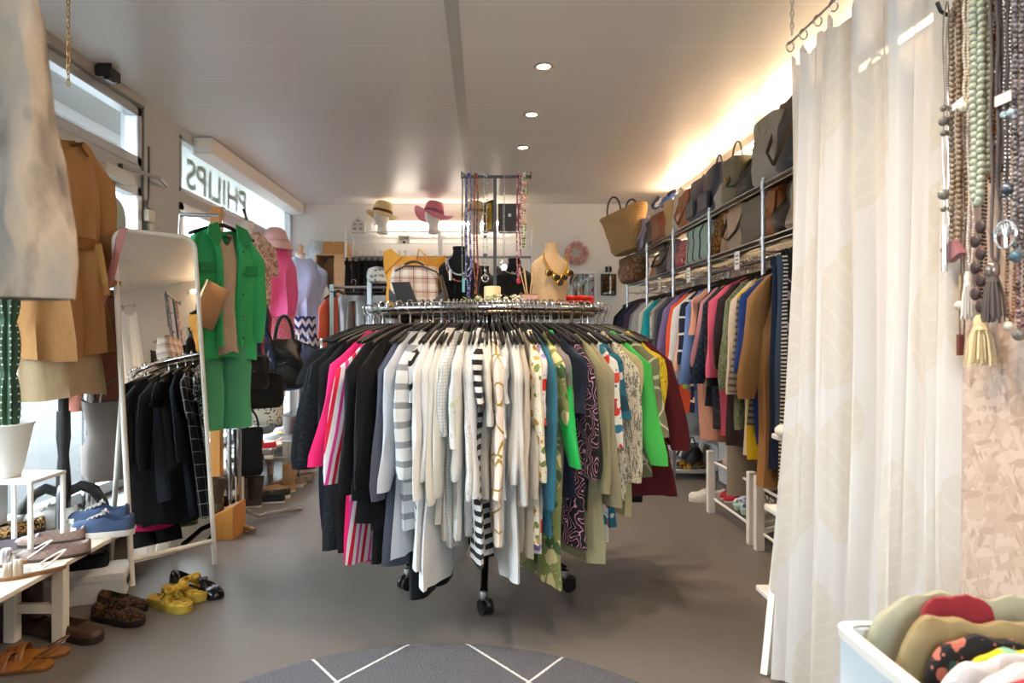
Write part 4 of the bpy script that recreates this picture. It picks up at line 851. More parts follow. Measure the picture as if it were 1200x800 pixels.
# ------------------------------------------------------------------ standing mirror
mu = Vector((.66, .75, 0)).normalized(); hb = Vector((mu.y, -mu.x, 0)); MH, MW = 1.64, .392
mv = (-hb * .22 + Vector((0, 0, MH))).normalized(); mn = mu.cross(mv) ; HV = sqrt(.22 ** 2 + MH ** 2)
mir = thing('standing_mirror', 'tall standing mirror in white tube frame reflecting dark garments', 'mirror', (-1.6, 3.1, .014)); mir.rotation_euler = Matrix((mu, -mn, mv)).transposed().to_euler()
r = .062; path = [(0, 0, 0), (0, 0, HV - r)] + [(r - r * cos(a), 0, HV - r + r * sin(a)) for a in [pi / 2 * i / 8 for i in range(1, 9)]] + [(MW - r + r * sin(a), 0, HV - r + r * cos(a)) for a in [pi / 2 * i / 8 for i in range(9)]] + [(MW, 0, HV - r), (MW, 0, 0)]
MB().tube(path, .0125, 10).build('frame', plain('#e9e2d6', .35), mir); MB().tube([(0, 0, .115), (MW, 0, .115)], .0125, 10).build('lower_rail', plain('#e9e2d6', .35), mir)
mt = NT('mirror_silver'); mt.set(Metallic=1., Roughness=.015); mt.base((.86, .83, .78, 1))
gp = [(0, .125)] + [(0, HV - r)] + [(r - r * cos(a), HV - r + r * sin(a)) for a in [pi / 2 * i / 8 for i in range(1, 9)]] + [(MW - r + r * sin(a), HV - r + r * cos(a)) for a in [pi / 2 * i / 8 for i in range(9)]] + [(MW, .125)]
MB().loft([[(x, y, z) for x, z in gp] for y in (-.003, .004)]).build('glass', mt.m, mir, smooth=False)
MB().tube([(.03, .01, 1.1), (.03, .34, .05), (.06, .372, .03), (MW - .06, .372, .03), (MW - .03, .34, .05), (MW - .03, .01, 1.1)], .0125, 10).build('rear_leg', plain('#e9e2d6', .35), mir)
sp = MB(); A0 = Vector((XP(146, 3.27), 3.27, 1.642)); A1 = Vector((XP(117, 3.2), 3.2, ZP(372, 3.2)))
sp.tube([A0 + Vector((-.03, .04, -.2)), A0 + Vector((-.02, .03, .01)), A0 + Vector((0, 0, .022)), A0 + Vector((.0, -.022, .0)), A0.lerp(A1, .5) + Vector((.03, -.06, 0)), A1 + Vector((0, -.03, 0))], .016, 8, .22)
tag(sp.build('pink_belt', S('#c98a86')), 'dusty pink belt slung over the top corner of the mirror', 'belt')
# ------------------------------------------------------------------ cactus on the little stool
stl = thing('plant_stool', 'small white metal stool carrying the cactus pot', 'stool', (-1.83, 2.7, LZ + .018))
for x in (-.1, .1):
    for y in (-.1, .1): MB().box((x, y, .14), (.016, .016, .28)).build('leg', WHITE, stl, bev=.002)
MB().box((0, 0, .287), (.22, .22, .014)).build('seat', WHITEP, stl, bev=.003)
cac = thing('cactus', 'tall ribbed cactus in a white tapered pot', 'potted plant', (-1.885, 2.68, LZ + .313))
MB().lathe([(.055, 0), (.062, .02), (.098, .2), (.104, .205), (.1, .21), (.092, .2), (.085, .18)], 28).build('pot', plain('#e3ded6', .4), cac); MB().lathe([(.001, .18), (.087, .182)], 20).build('soil', plain('#3a2f26', .95), cac)
def cact(x, y, z0, segs, r):
    mb = MB(); sp_ = MB(); rings = []; z = z0
    for h in segs:
        for k in range(9):
            v = k / 8; rr = r * (.55 + .45 * sin(pi * min(1, max(0, v * 1.05 + .02))) ** .45); rings.append([(x + rr * (1 + .2 * cos(8 * a)) * cos(a), y + rr * (1 + .2 * cos(8 * a)) * sin(a), z + h * v) for a in [2 * pi * i / 48 for i in range(48)]])
            for q in range(8):
                a = 2 * pi * q / 8
                if 0 < k < 8: sp_.ball((x + rr * 1.2 * cos(a), y + rr * 1.2 * sin(a), z + h * v), .0042, 5, 3)
        z += h
    mb.loft(rings); return mb, sp_
for x, y, sg, rr in ((.03, -.02, (.24, .2, .2), .034), (-.02, .045, (.2, .22, .1), .03)):
    a, b = cact(x, y, .175, sg, rr); st_ = a.build('cactus_stem', plain('#2f5136', .6, 0, .2), cac); b.build('spines', plain('#d8d2bd', .8), st_)
# ------------------------------------------------------------------ shoes on and under the front bench
def fl(px, py, z=0.): Y = FP * (CH - z) / (py - VY); return (XP(px, Y), Y, z)
BT = .3025
def sh_(label, px, py, z, rz, m, kind, **kw): return shoe(kw.pop('name', kind if kind in ('sandal', 'sneaker', 'boot', 'loafer') else 'flat_shoe'), label, fl(px, py, z), R(rz), m, kind, group=kw.pop('group', 'shoes around the front bench'), **kw)
TQ = fab('quilt', '#8d766c', '#6f5a52', s=36, rough=.55); LEO = fab('leo', '#a37a45', '#191210', '#b58a52', 60); LEOD = fab('leo', '#4f3216', '#120e0b', '#5f3d1c', 38)
sh_('taupe quilted ballet flat, the outer one on the front bench', 107, 647, BT, 205, TQ, 'flat', sole='#3b3029', L=.25, solem=leather('#4a3c34')); sh_('taupe quilted ballet flat lying behind its twin', 101, 631, BT, 208, TQ, 'flat', sole='#3b3029', L=.25, side=-1)
sh_('beige sandal with silver beaded strap at the bench edge', 78, 664, BT, 215, leather('#a58e76'), 'sandal', m2=leather('#b9a58c'), sole='#8a5a34'); sh_('beige sandal with silver strap farther from the bench edge', 62, 652, BT, 210, plain('#b9b0b2', .3, .7), 'sandal', m2=leather('#b9a58c'), sole='#8a5a34')
sh_('blue denim sneaker on the bench beside the mirror foot', 158, 625, BT, 190, fab('denim', '#3f5070', '#2f3d59', '#64779a'), 'sneaker', sole='#d9d6cf', L=.25); sh_('blue denim sneaker behind the other one of its pair', 152, 613, BT, 196, fab('denim', '#3f5070', '#2f3d59', '#64779a'), 'sneaker', sole='#d9d6cf', L=.25, side=-1)
sh_('leopard print flat standing behind the stool leg', 52, 622, BT - .016, 240, LEO, 'loafer', sole='#2a211c'); sh_('white slip on sneaker between leopard and denim shoes', 92, 614, BT - .016, 200, leather('#d6d2cb'), 'sneaker', sole='#dcd8d0')
sh_('silver glitter shoe behind the beige sandals', 48, 640, BT - .016, 215, plain('#8d8590', .3, .6), 'flat')
sh_('brown strappy sandal with bead trim beside the bench leg', 82, 765, 0, 195, leather('#8a5526'), 'sandal', m2=leather('#a86b2e'), sole='#6b4220'); sh_('second brown bead trimmed sandal, lying closest to the camera', 62, 782, 0, 190, leather('#8a5526'), 'sandal', m2=leather('#a86b2e'), sole='#6b4220', side=-1)
sh_('dark leopard loafer on the floor next to the bench leg', 110, 724, 0, -18, LEOD, 'loafer', sole='#171412', L=.25, hgt=.85); sh_('dark leopard loafer closest to the yellow sandals', 118, 708, 0, -20, LEOD, 'loafer', sole='#171412', L=.25, hgt=.85, side=-1)
sh_('brown leather shoe toe behind the bench leg', 62, 742, 0, -20, leather('#4a3022'), 'loafer', sole='#2a1c14'); sh_('dark brown boot under the front bench', 25, 738, 0, -15, leather('#33231c'), 'boot', sole='#1c1512')
MUS = fab('floral', '#b8912a', '#7d5a14', '#d9bb4e', 26, .4)
sh_('mustard yellow bow sandal under the mirror, outer one', 176, 706, 0, -28, MUS, 'wedge', m2=MUS, sole='#b39a3a'); sh_('mustard yellow bow sandal nearer the shiny black shoes', 193, 694, 0, -24, MUS, 'wedge', m2=MUS, sole='#b39a3a', side=-1)
SHB = plain('#151519', .12)
sh_('shiny black bow shoe beside the mirror foot', 216, 690, 0, -30, SHB, 'bow', m2=plain('#9aa0b8', .2, .6), sole='#111'); sh_('shiny black bow shoe nearest the yellow sandal', 202, 682, 0, -25, SHB, 'bow', m2=plain('#4a4a58', .2, .5), sole='#111', side=-1)
bx = tag(MB().box((0, 0, .06), (.3, .2, .12)).build('shoe_box', plain('#d3d0cd', .6), loc=(-1.74, 3.0, 0), rz=R(20), bev=.003), 'white cardboard shoe box under the end of the front bench', 'box'); MB().box((0, 0, .108), (.306, .206, .03)).build('lid', plain('#dedbd8', .6), bx, bev=.003); MB().box((.155, .02, .06), (.002, .07, .03)).build('size_label', plain('#2b2b2d', .6), bx)
shoe('sneaker', 'black canvas sneaker standing on the white shoe box', (-1.64, 2.98, .1235), R(195), S('#1b1b1f'), 'sneaker', sole='#dcd9d3', L=.24, laces=plain('#1c1c1f', .8))
# ------------------------------------------------------------------ green suit on the wooden post
gx, gy = -1.53, 3.93
ws_ = thing('wooden_clothes_stand', 'orange brown wooden post stand behind the green jacket', 'clothes stand', (gx, gy, 0))
MB().box((-.02, .02, .98), (.062, .05, 1.82)).build('post', WD, ws_, bev=.004); f = MB(); f.add([(-.16, -.1, 0), (.12, -.1, 0), (.12, -.1, .19), (-.16, -.1, .07), (-.16, .1, 0), (.12, .1, 0), (.12, .1, .19), (-.16, .1, .07)], [(0, 1, 2, 3), (7, 6, 5, 4), (0, 4, 5, 1), (1, 5, 6, 2), (2, 6, 7, 3), (3, 7, 4, 0)]); f.build('base', WD, ws_, bev=.004)
m = MB(); m.tube([(0, 0, 1.84), (-.22, -.01, 1.845)], .012, 8); m.build('chrome_arm', STEEL, ws_); m = MB(); m.tube([(-.22, -.01, 1.845), (-.225, -.012, 1.7), (-.222, -.012, 1.62)], .006, 6).build('hook', STEEL, ws_)
GRN = S('#3fb870'); GRT = S('#52a878'); jz = ZP(262, 3.84); jx, jy = -1.47, 3.83
gj = garment('jacket', 'emerald green jacket hanging open', ' on the wooden post stand', 'jacket', (jx, jy, jz - .03), R(52), GRN, .73, .6, 'green trouser suit', HB, seed=51, ws=.185, wc=.2, wh=.205, t=.06, th=.055, ttop=.025, A=.012, nd=.1, nw=.08, srx=.06, sry=.05, sout=.03, send=.85, hlabel='black wire hanger carrying the emerald green jacket')
for sd in (-1, 1):
    rows = []
    for k in range(12):
        v = k / 11; z = lerp(-.02, -.66, v); yb = -.035 - .035 * sm(v * 4); rows.append([(sd * lerp(.07, .055, sm(v * 2)) + sd * .02 * u - (.0 if sd < 0 else -.012), yb - .014 + .012 * abs(u) - .004 * sin(6 * v), z) for u in (-1, 0, 1)])
    MB().loft(rows, False, False, closed=False).build('placket', GRN, gj)
    lp = [(sd * .055, -.035, .03), (sd * .115, -.05, .005), (sd * .135, -.07, -.05), (sd * .085, -.088, -.11), (sd * .05, -.07, -.06)]
    MB().loft([lp, [(x, y - .012, z - .004) for x, y, z in lp]]).build('collar', S('#2a8a50'), gj, smooth=False)
    MB().box((sd * .13, -.068, -.23), (.1, .012, .05)).build('pocket_flap', S('#2c8c52'), gj, bev=.004)
for k in range(5): MB().ball((.072, -.09, -.13 - .12 * k), .008, 8, 5, (1, .6, 1)).build('button', plain('#2a7a49', .3), gj)
bl = thing('blouse', 'beige blouse worn inside the green jacket', 'blouse', (jx, jy, jz - .05), R(52)); body_mb(.68, ws=.06, wc=.075, wh=.075, t=.078, th=.082, ttop=.045, A=.004, nd=.08, seed=4, nw=.04).build('body', S('#cfb298'), bl)
trousers('trousers', 'sage green cropped trousers', ' hanging below the green jacket', 'trousers', (jx, jy, ZP(404, 3.84)), R(46), GRT, .47, .17, .035, .09, .95, 'green trouser suit', HC_, 55)
bag('clutch', 'rose gold sequin clutch tucked between mirror and green jacket', (-1.5, 3.6, 1.2), R(50), .14, .24, .04, plain('#c49a72', .3, .5), .9, 1, 5, 3, slump=.003, tilt=R(24))
sh_('white striped black sneaker behind the mirror foot', 258, 615, .0, 200, S('#26262a'), 'sneaker', sole='#d9d6d0', group='shoes near the wooden stand'); sh_('brown ankle boot on the wooden stand base', 262, 601, .14, 180, leather('#4a3a2a'), 'boot', sole='#2a211a', group='shoes near the wooden stand')
sh_('tan suede slipper beside the wooden stand', 285, 617, 0, 190, leather('#8a5a30'), 'loafer', group='shoes near the wooden stand')
# ------------------------------------------------------------------ chrome stand with hanging bags
sx, sy = -1.535, 4.1
cs = thing('chrome_clothes_stand', 'chrome two legged clothes stand holding the black bags', 'clothes stand', (sx, sy, 0))
for k, (dx, dy, fx, fy) in enumerate(((0, 0, .2, -.14), (.06, .0, .27, .38))):
    MB().tube([(dx, dy, 1.52), (dx, dy, .16), (dx + .1 * fx, dy + .1 * fy, .09), (dx + .3 * fx, dy + .3 * fy, .04), (dx + fx, dy + fy, .018)], .0155, 12).build('leg', CHROME, cs)
MB().tube([(-.02, -.06, 1.5), (-.02, .5, 1.52)], .0125, 10).build('top_rail', CHROME, cs); MB().tube([(.03, -.05, 1.3), (.03, -.3, 1.28)], .008, 8).build('hook_arm', CHROME, cs)
bag('shoulder_bag', 'black leather shoulder bag with long strap and silver buckle', (XP(333, 4.6), 4.6, ZP(455, 4.6)), R(25), .27, .32, .13, leather('#191819', .35), .35, .85, 2.8, 21, strap=.55, clasp=plain('#bdb7a8', .2, 1), handle={'r': .06, 's': 3.}, cat='bag', slump=.02, hr=.012)
bag('handbag', 'small dark brown flap bag under the green jacket sleeve', (XP(294, 4.08), 4.08, ZP(456, 4.08)), R(30), .2, .2, .09, leather('#241f1d'), .7, .95, 4, 22, flap=.55, clasp=plain('#bdb7a8', .2, 1), strap=1.2)
bag('tote', 'black folded felt tote behind the small flap bag', (XP(306, 4.3), 4.3, ZP(478, 4.3)), R(30), .27, .22, .08, S('#121213'), .6, 1, 3, 23, handle={'r': .09, 's': 3.5})
bag('tote', 'cream star print tote with navy base and straps', (XP(307, 4.45), 4.45, ZP(497, 4.45)), R(20), .27, .26, .1, fab('dots', '#c9bfae', '#4a4440', s=55, w=.32), .6, 1, 4, 24, handle={'two': 1, 'r': .08, 's': 4.2}, hm=S('#222d4c'), trim=S('#222d4c'))
bag('shopper', 'plain black flat shopper hanging lowest on the chrome stand', (XP(291, 4.2), 4.2, ZP(557, 4.2)), R(25), .17, .29, .05, S('#161618'), .9, 1, 6, 25, handle={'r': .06, 's': 2.2}, slump=.005)
garment('scarf', 'striped red and navy scarf', ' draped on the chrome stand behind the bags', 'scarf', (XP(300, 4.7), 4.7, 1.42), R(30), fab('vs', '#8a2f35', '#28324f', s=18), .5, 0, None, None, seed=61, ws=.08, wh=.1, nw=.02, nd=.01)
garment('jacket', 'light blue denim jacket', ' hanging by the chevron skirt', 'jacket', (XP(348, 5.3), 5.3, 1.08), R(50), fab('denim', '#5482b3', '#3f6b9c', '#7fa8d2'), .34, .25, None, HB, seed=62, t=.04, hlabel='black hanger with the light blue denim jacket')
hk_ = thing('hook_stand', 'slim chrome hook stand carrying the light blue denim jacket', 'clothes stand', (XP(348, 5.3), 5.36, 0)); MB().tube([(0, 0, .02), (0, 0, 1.2), (0, -.05, 1.19)], .008, 8).build('pole', CHROME, hk_); MB().lathe([(.1, 0), (.1, .01), (.02, .02)], 24).build('base_plate', CHROME, hk_)
# ------------------------------------------------------------------ window mannequins
def dress(short, place, cat, loc, rz, m, L, **kw): return garment(cat, short, place, cat, loc, rz, m, L, kw.pop('sl', 0), 'clothes on mannequins', None, **kw)
mann('white mannequin with black neck spike wearing lace top', (-1.86, 5.34, LZ), R(45), 1.6, 'plate', cap='spike', capm=BLACK)
dress('rose gold lace top', ' on the mannequin with black neck spike', 'top', (-1.86, 5.34, LZ + 1.68), R(45), fab('floral', '#cfb2a4', '#a58475', '#e2d0c5', 34, .5), .72, sl=.3, seed=71, ws=.17, wc=.19, wh=.2, t=.12, ttop=.05, th=.12, sry=.05, nd=.03)
mann('white mannequin in pink top and pink cloche hat', (-1.8, 5.87, LZ), R(50), 1.52, 'plate')
dress('hot pink sleeveless collared top', ' on the mannequin with pink hat', 'top', (-1.8, 5.87, LZ + 1.61), R(50), S('#f268a4', .6), .58, seed=72, ws=.155, wc=.2, wh=.21, t=.135, ttop=.06, th=.13, nd=.02, collar=S('#ee609c'), A=.034, fr=3.5)
dress('coral pink lace skirt', ' under the hot pink top', 'skirt', (-1.8, 5.87, LZ + 1.06), R(50), fab('chain', '#e87890', '#f2b8c0', s=30, w=.05), .5, seed=73, ws=.17, wc=.18, wh=.2, t=.11, ttop=.1, slope=0, nd=0)
ht = thing('cloche_hat', 'pale pink cloche hat on the pink dressed mannequin', 'hat', (-1.8, 5.87, LZ + 1.62)); MB().lathe([(.155, -.02), (.15, .0), (.115, .05), (.1, .1), (.088, .14), (.05, .17), (.001, .18)], 26).build('crown', S('#e6b9b6'), ht); MB().lathe([(.118, .042), (.12, .055), (.114, .065)], 26, (0, 0, 0), False, False).build('hat_band', S('#d9a3a2'), ht)
mann('mannequin with wooden neck knob in blue shirt', (-1.79, 6.64, LZ), R(40), 1.55, 'plate', capm=WK)
dress('pale blue short sleeved shirt', ' on the mannequin with wooden knob', 'shirt', (-1.79, 6.64, LZ + 1.62), R(40), S('#b9c8ea'), .78, sl=.34, seed=74, ws=.18, wc=.21, wh=.22, t=.125, ttop=.06, th=.11, sry=.06, srx=.08, nd=.02, A=.032, fr=3.5)
dress('navy and white chevron skirt', ' under the pale blue shirt', 'skirt', (-1.79, 6.62, LZ + 1.05), R(40), fab('chev', '#d9dbe2', '#2a3768', s=14, w=.5), .62, seed=75, ws=.17, wc=.19, wh=.2, t=.13, ttop=.12, slope=0, nd=0)
# ------------------------------------------------------------------ shoes on and under the far benches
LBG = 'shoes on the far benches'
for i, (lb, x, y, z, rz, c, kind) in enumerate([('grey brown suede loafer at the end of the short bench', -1.58, 4.72, .3025, 200, '#6f5f58', 'loafer'), ('dark navy flat on the short bench', -1.6, 4.58, .3025, 195, '#23242e', 'flat'), ('red patterned espadrille on the long bench', -1.64, 4.98, .3255, 200, '#b3262e', 'flat'), ('orange toe sandal beside the red espadrille', -1.63, 5.1, .3255, 195, '#c8682e', 'sandal'),
    ('grey slouch boot lying on the long bench', -1.6, 5.32, .3255, 175, '#77716e', 'boot'), ('yellow heeled shoe standing on the long bench', -1.6, 5.5, .3255, 190, '#c9b02e', 'loafer'), ('lavender sneaker behind the yellow shoe', -1.62, 5.68, .3255, 195, '#b7a0c4', 'sneaker'), ('white sandal at the far end of the long bench', -1.62, 5.85, .3255, 200, '#dcd8d2', 'sandal'), ('pink flat beside the white sandal', -1.64, 6.0, .3255, 200, '#d98aa0', 'flat'),
    ('beige suede ankle boot on the floor under the long bench', -1.52, 5.05, 0, 195, '#b98f62', 'boot'), ('tan laced shoe beside the beige ankle boot', -1.5, 5.2, 0, 190, '#a98258', 'loafer'), ('pale khaki flat on the floor by the long bench', -1.48, 5.42, 0, 195, '#b3a88c', 'flat'), ('khaki flat with dark sole beneath the grey boot', -1.5, 5.3, 0, 195, '#9a937a', 'flat'), ('black laced shoe beneath the short bench end', -1.5, 4.85, 0, 195, '#1d1d1f', 'loafer'), ('black flat in front of the black laced shoe', -1.5, 4.72, 0, 190, '#232326', 'flat'),
    ('purple print sneaker under the far bench leg', -1.55, 5.8, 0, 200, '#5a4668', 'sneaker'), ('dark brown boot beneath the short bench', -1.62, 4.6, 0, 190, '#3a2a20', 'boot')]):
    shoe(kind if kind != 'flat' else 'flat_shoe', lb, (x + .12, y, z), R(rz), leather(c) if kind != 'flat' else S(c), kind, group=LBG, side=1 if i % 2 else -1, m2=leather(c) if kind == 'sandal' else None)
# ================================================================== BACK WALL
def XZ(px, py, Y): return XP(px, Y), ZP(py, Y)
un = thing('white_shelf_unit', 'white shelf unit in the corner carrying wooden crates', 'shelf unit', (-1.5, 6.95, 0))
for z in (.55, 1.08, 1.5): MB().box((0, 0, z), (.46, .4, .045)).build('shelf_board', WHITEP, un, bev=.003)
for x in (-.21, .21):
    for y in (-.18, .18): MB().box((x, y, .76), (.035, .035, 1.52)).build('leg', WHITEP, un)
PINE = wood('#d2ac7c', '#bb9160', 6, 0)
cr = thing('wooden_crate', 'open fronted pine crate on the white shelf unit', 'crate', (-1.5, 6.93, 1.523))
MB().box((0, 0, .006), (.36, .3, .012)).build('bottom', PINE, cr); MB().box((0, 0, .43), (.36, .3, .012)).build('top', PINE, cr)
for x in (-.175, .175): MB().box((x, 0, .218), (.012, .3, .42)).build('side', PINE, cr)
MB().box((0, .145, .218), (.34, .01, .42)).build('back', PINE, cr); MB().box((.09, -.15, .218), (.17, .012, .424)).build('front_panel', PINE, cr)
sb = tag(MB().box((0, 0, .065), (.24, .2, .13)).build('wooden_box', wood('#c9954f', '#ad7b3a', 6, 0), loc=(-1.5, 6.93, 1.96), bev=.006), 'small honey coloured wooden box on top of the pine crate', 'box'); MB().box((.0, -.103, .115), (.03, .008, .018)).build('clasp', GOLD, sb)
gv = thing('glass_vase', 'frosted white scalloped glass vase behind the wooden crate', 'vase', (-1.72, 7.1, 1.523)); MB().lathe([(.05, 0), (.06, .02), (.03, .2), (.03, .3), (.1, .42), (.12, .52), (.09, .6)], 26).build('bowl', plain('#eef0f0', .15, 0, 0, Transmission_Weight=.5), gv); MB().lathe([(.052, 0), (.055, .012)], 20).build('foot', WHITE, gv)
tag(MB().loft([[(.05 * s * cos(a), .02 * s * sin(a), z) for a in [2 * pi * i / 12 for i in range(12)]] for s, z in ((1, 0), (.7, .08), (.2, .16))]).build('paper_fan', plain('#e9e6df', .7), loc=(-1.58, 6.76, 1.523)), 'white folded paper fan leaning at the crate opening', 'ornament')
bag('handbag', 'grey green structured handbag on the white shelf unit', (-1.45, 6.9, 1.105), 0, .26, .26, .16, leather('#59615b'), .6, 1.1, 3, 7, {'r': .08, 's': 1.})
# wire shelving with hats
wr = thing('wire_rack', 'white wire rack carrying hats along the back wall', 'rack', (-1.38, 6.78, 0)); W2 = plain('#d9dada', .35, .3)
for x in (0, .93, 1.85):
    for y in (0, .36): MB().tube([(x, y, 0), (x, y, 2.2)], .012, 10).build('post', W2, wr)
for z in (2.18,):
    for a, b in ((0, .93), (.93, 1.85)):
        m = MB()
        for y in (0, .36): m.tube([(a, y, z), (b, y, z)], .006, 6).tube([(a, y, z - .07), (b, y, z - .07)], .005, 6)
        for k in range(24): m.tube([(lerp(a, b, (k + .5) / 24), 0, z), (lerp(a, b, (k + .5) / 24), .36, z)], .0024, 4, caps=False)
        for k in range(9): m.tube([(lerp(a, b, k / 9 + .01), 0, z), (lerp(a, b, (k + .6) / 9), 0, z - .07)], .003, 4, caps=False)
        m.build('wire_shelf', W2, wr)
MB().tube([(0, .1, 1.94), (1.85, .1, 1.94)], .012, 10).build('hanging_rail', plain('#8f8f90', .3, .9), wr)
ZS = 2.185
def headform(label, x, y, rz):
    o = thing('foam_head', label, 'head form', (x, y, ZS), rz, 'foam display heads'); b = MB(); pr = [(0, .055, .06, 0), (.03, .05, .055, 0), (.08, .045, .052, .0), (.11, .06, .07, -.012), (.15, .07, .088, -.018), (.19, .075, .098, -.01), (.23, .073, .1, 0), (.27, .055, .078, .004), (.29, .02, .03, .005)]
    b.loft([[(rx * cos(a), oy + ry * sin(a), z) for a in [2 * pi * i / 20 for i in range(20)]] for z, rx, ry, oy in pr]).build('head', plain('#e9e5df', .8), o)
    MB().loft([[(w * cos(a), -d + .012 * sin(a), z) for a in [2 * pi * i / 8 for i in range(8)]] for z, w, d in ((.13, .006, .1), (.15, .014, .112), (.19, .007, .103))]).build('nose', plain('#e9e5df', .8), o); MB().tube([(-.02, -.093, .115), (0, -.1, .113), (.02, -.093, .115)], .005, 6).build('lips', plain('#ddd6cf', .8), o)
def hat(label, x, y, z, rz, m, band, brim=.2, wave=.02, tilt=.15, h=.12):
    o = thing('sun_hat', label, 'hat', (x, y, z), 0, 'sun hats on foam heads', (0, tilt, rz))
    MB().lathe([(.1, 0), (.098, .05), (.088, h - .02), (.07, h), (.001, h - .012)], 28).build('crown', m, o)
    rg = [[(r * cos(a), r * sin(a), zz + wave * sin(2 * a + 1) * k) for a in [2 * pi * i / 36 for i in range(36)]] for r, zz, k in ((.098, .005, 0), (.14, -.006, .4), (brim, -.02, 1), (brim, -.026, 1), (.14, -.012, .4), (.098, -.002, 0))]
    MB().loft(rg, False, False).build('brim', m, o); MB().loft([[(r * cos(a), r * sin(a), zz) for a in [2 * pi * i / 28 for i in range(28)]] for r, zz in ((.103, .008), (.102, .035))], False, False).build('hat_band', band, o)
STR = fab('straw', '#dcbf8a', '#e8d3a6', '#b89a62', 70)
for k, (px, lb, hl, m, bd, br, wv) in enumerate([(448, 'white foam head under the straw hat with brown band', 'natural straw hat with brown ribbon, on the foam head beside the house ornament', STR, S('#6b4632'), .165, .02), (508, 'white foam head under the pink hat', 'wide dusty pink sun hat with ribbon band', S('#cf7f92'), S('#9c5a74'), .2, .05), (557, 'white foam head behind the hanging necklaces', 'plain straw boater hat behind the hanging necklaces', STR, S('#a8743c'), .15, .005)]):
    x = XP(px, 6.95); headform(lb, x, 6.95, R(-25)); hat(hl, x, 6.95, ZS + .205, R(10), m, bd, br, wv, .2 if k < 2 else 0)
hs = tag(MB().loft([[(-.065, y, 0), (.065, y, 0), (.065, y, .1), (0, y, .16), (-.065, y, .1)] for y in (-.03, .03)]).build('house_ornament', plain('#cdc6bd', .7), loc=(XP(420, 6.9), 6.9, ZS), smooth=False, bev=.003), 'small white house ornament beside the straw hat', 'ornament')
for x, z in ((-.03, .04), (.03, .04), (-.03, .085), (.03, .085), (0, .12)): MB().box((x, -.032, z), (.025, .006, .012 if z > .08 else .02)).build('window_cutout', plain('#7a746e', .7), hs)
lv = tag(MB().box((0, 0, 0), (.11, .012, .085)).build('love_plaque', plain('#e6dcc6', .6), loc=(XP(473.5, 6.76), 6.755, ZP(281, 6.76)), bev=.002), 'small cream plaque with the word love hanging from the wire rack', 'plaque')
def text(body, size, m, parent, loc, rot=(R(90), 0, 0), name='lettering', bold=.0):
    c = bpy.data.curves.new(name, 'FONT'); c.body = body; c.size = size; c.extrude = .0008; c.offset = bold; c.align_x = 'CENTER'
    t = bpy.data.objects.new('tmp', c); COL.objects.link(t); bpy.context.view_layer.update(); me_ = bpy.data.meshes.new_from_object(t.evaluated_get(bpy.context.evaluated_depsgraph_get())); bpy.data.objects.remove(t)
    me_.materials.clear(); me_.materials.append(m); o = bpy.data.objects.new(name, me_); COL.objects.link(o); o.parent = parent; o.location = loc; o.rotation_euler = rot
text('LOVE', .036, plain('#4a423a', .6), lv, (0, -.0075, .002), bold=.0012); MB().ball((-.007, -.006, -.022), .009, 8, 5, (1, .4, 1)).ball((.007, -.006, -.022), .009, 8, 5, (1, .4, 1)).ball((0, -.006, -.031), .009, 8, 5, (.9, .4, 1.1)).build('heart', plain('#3d342e', .6), lv); MB().tube([(-.045, 0, .04), (0, 0, .085), (.045, 0, .04)], .0018, 5).build('string', plain('#b5a68c', .8), lv)
bc = bag('briefcase', 'flat dark grey box bag standing on the wire rack', (XP(597, 6.9), 6.9, ZS), 0, .23, .29, .1, plain('#3d3e42', .5), 1, 1, 9, 3, slump=.002, cat='bag'); MB().box((0, -.056, .17), (.03, .012, .03)).build('clasp', CHROME, bc)
pf = thing('picture_frame', 'black framed yellow picture on the wire rack', 'picture', (XP(573, 6.85), 6.85, ZS), R(-62)); fr = MB()
for x in (-.085, .085): fr.box((x, 0, .155), (.02, .02, .31))
for z in (.01, .3): fr.box((0, 0, z), (.19, .02, .02))
fr.build('frame', BLKM, pf); MB().box((0, .003, .155), (.16, .006, .28)).build('picture', plain('#d8b22e', .5), pf); MB().box((-.02, -.001, .15), (.012, .003, .2)).box((.02, -.001, .16), (.01, .003, .16)).build('dark_figure', plain('#4b3a1c', .5), pf)
# trousers on the back rail
for k in range(9):
    trousers('trousers', ('first', 'second', 'third', 'fourth', 'fifth', 'sixth', 'seventh', 'eighth', 'ninth')[k] + ' pair of black trousers from the crate end', ' on the back wall rail', 'trousers', (-1.3 + .062 * k, 6.88, 1.94 - .055), R(62), S(('#1d1e21', '#23242a', '#17181b')[k % 3]), .85, .17, .022, .1, .9, 'black trousers on the back rail', HC_, 500 + k)
for k in range(6): garment('blouse', ('ochre', 'rust', 'cream', 'navy', 'plum', 'grey')[k] + ' blouse', ' hanging behind the rack display on the back rail', 'blouse', (-.5 + .16 * k, 6.88, 1.845), R(80), S(('#b98a3c', '#8f4a2c', '#d8cfc0', '#2a3348', '#553a4a', '#7d7c7c')[k]), .62, .5, 'blouses on the back rail', HP, seed=520 + k, hlabel='clear hanger with the %s blouse' % ('ochre', 'rust', 'cream', 'navy', 'plum', 'grey')[k])
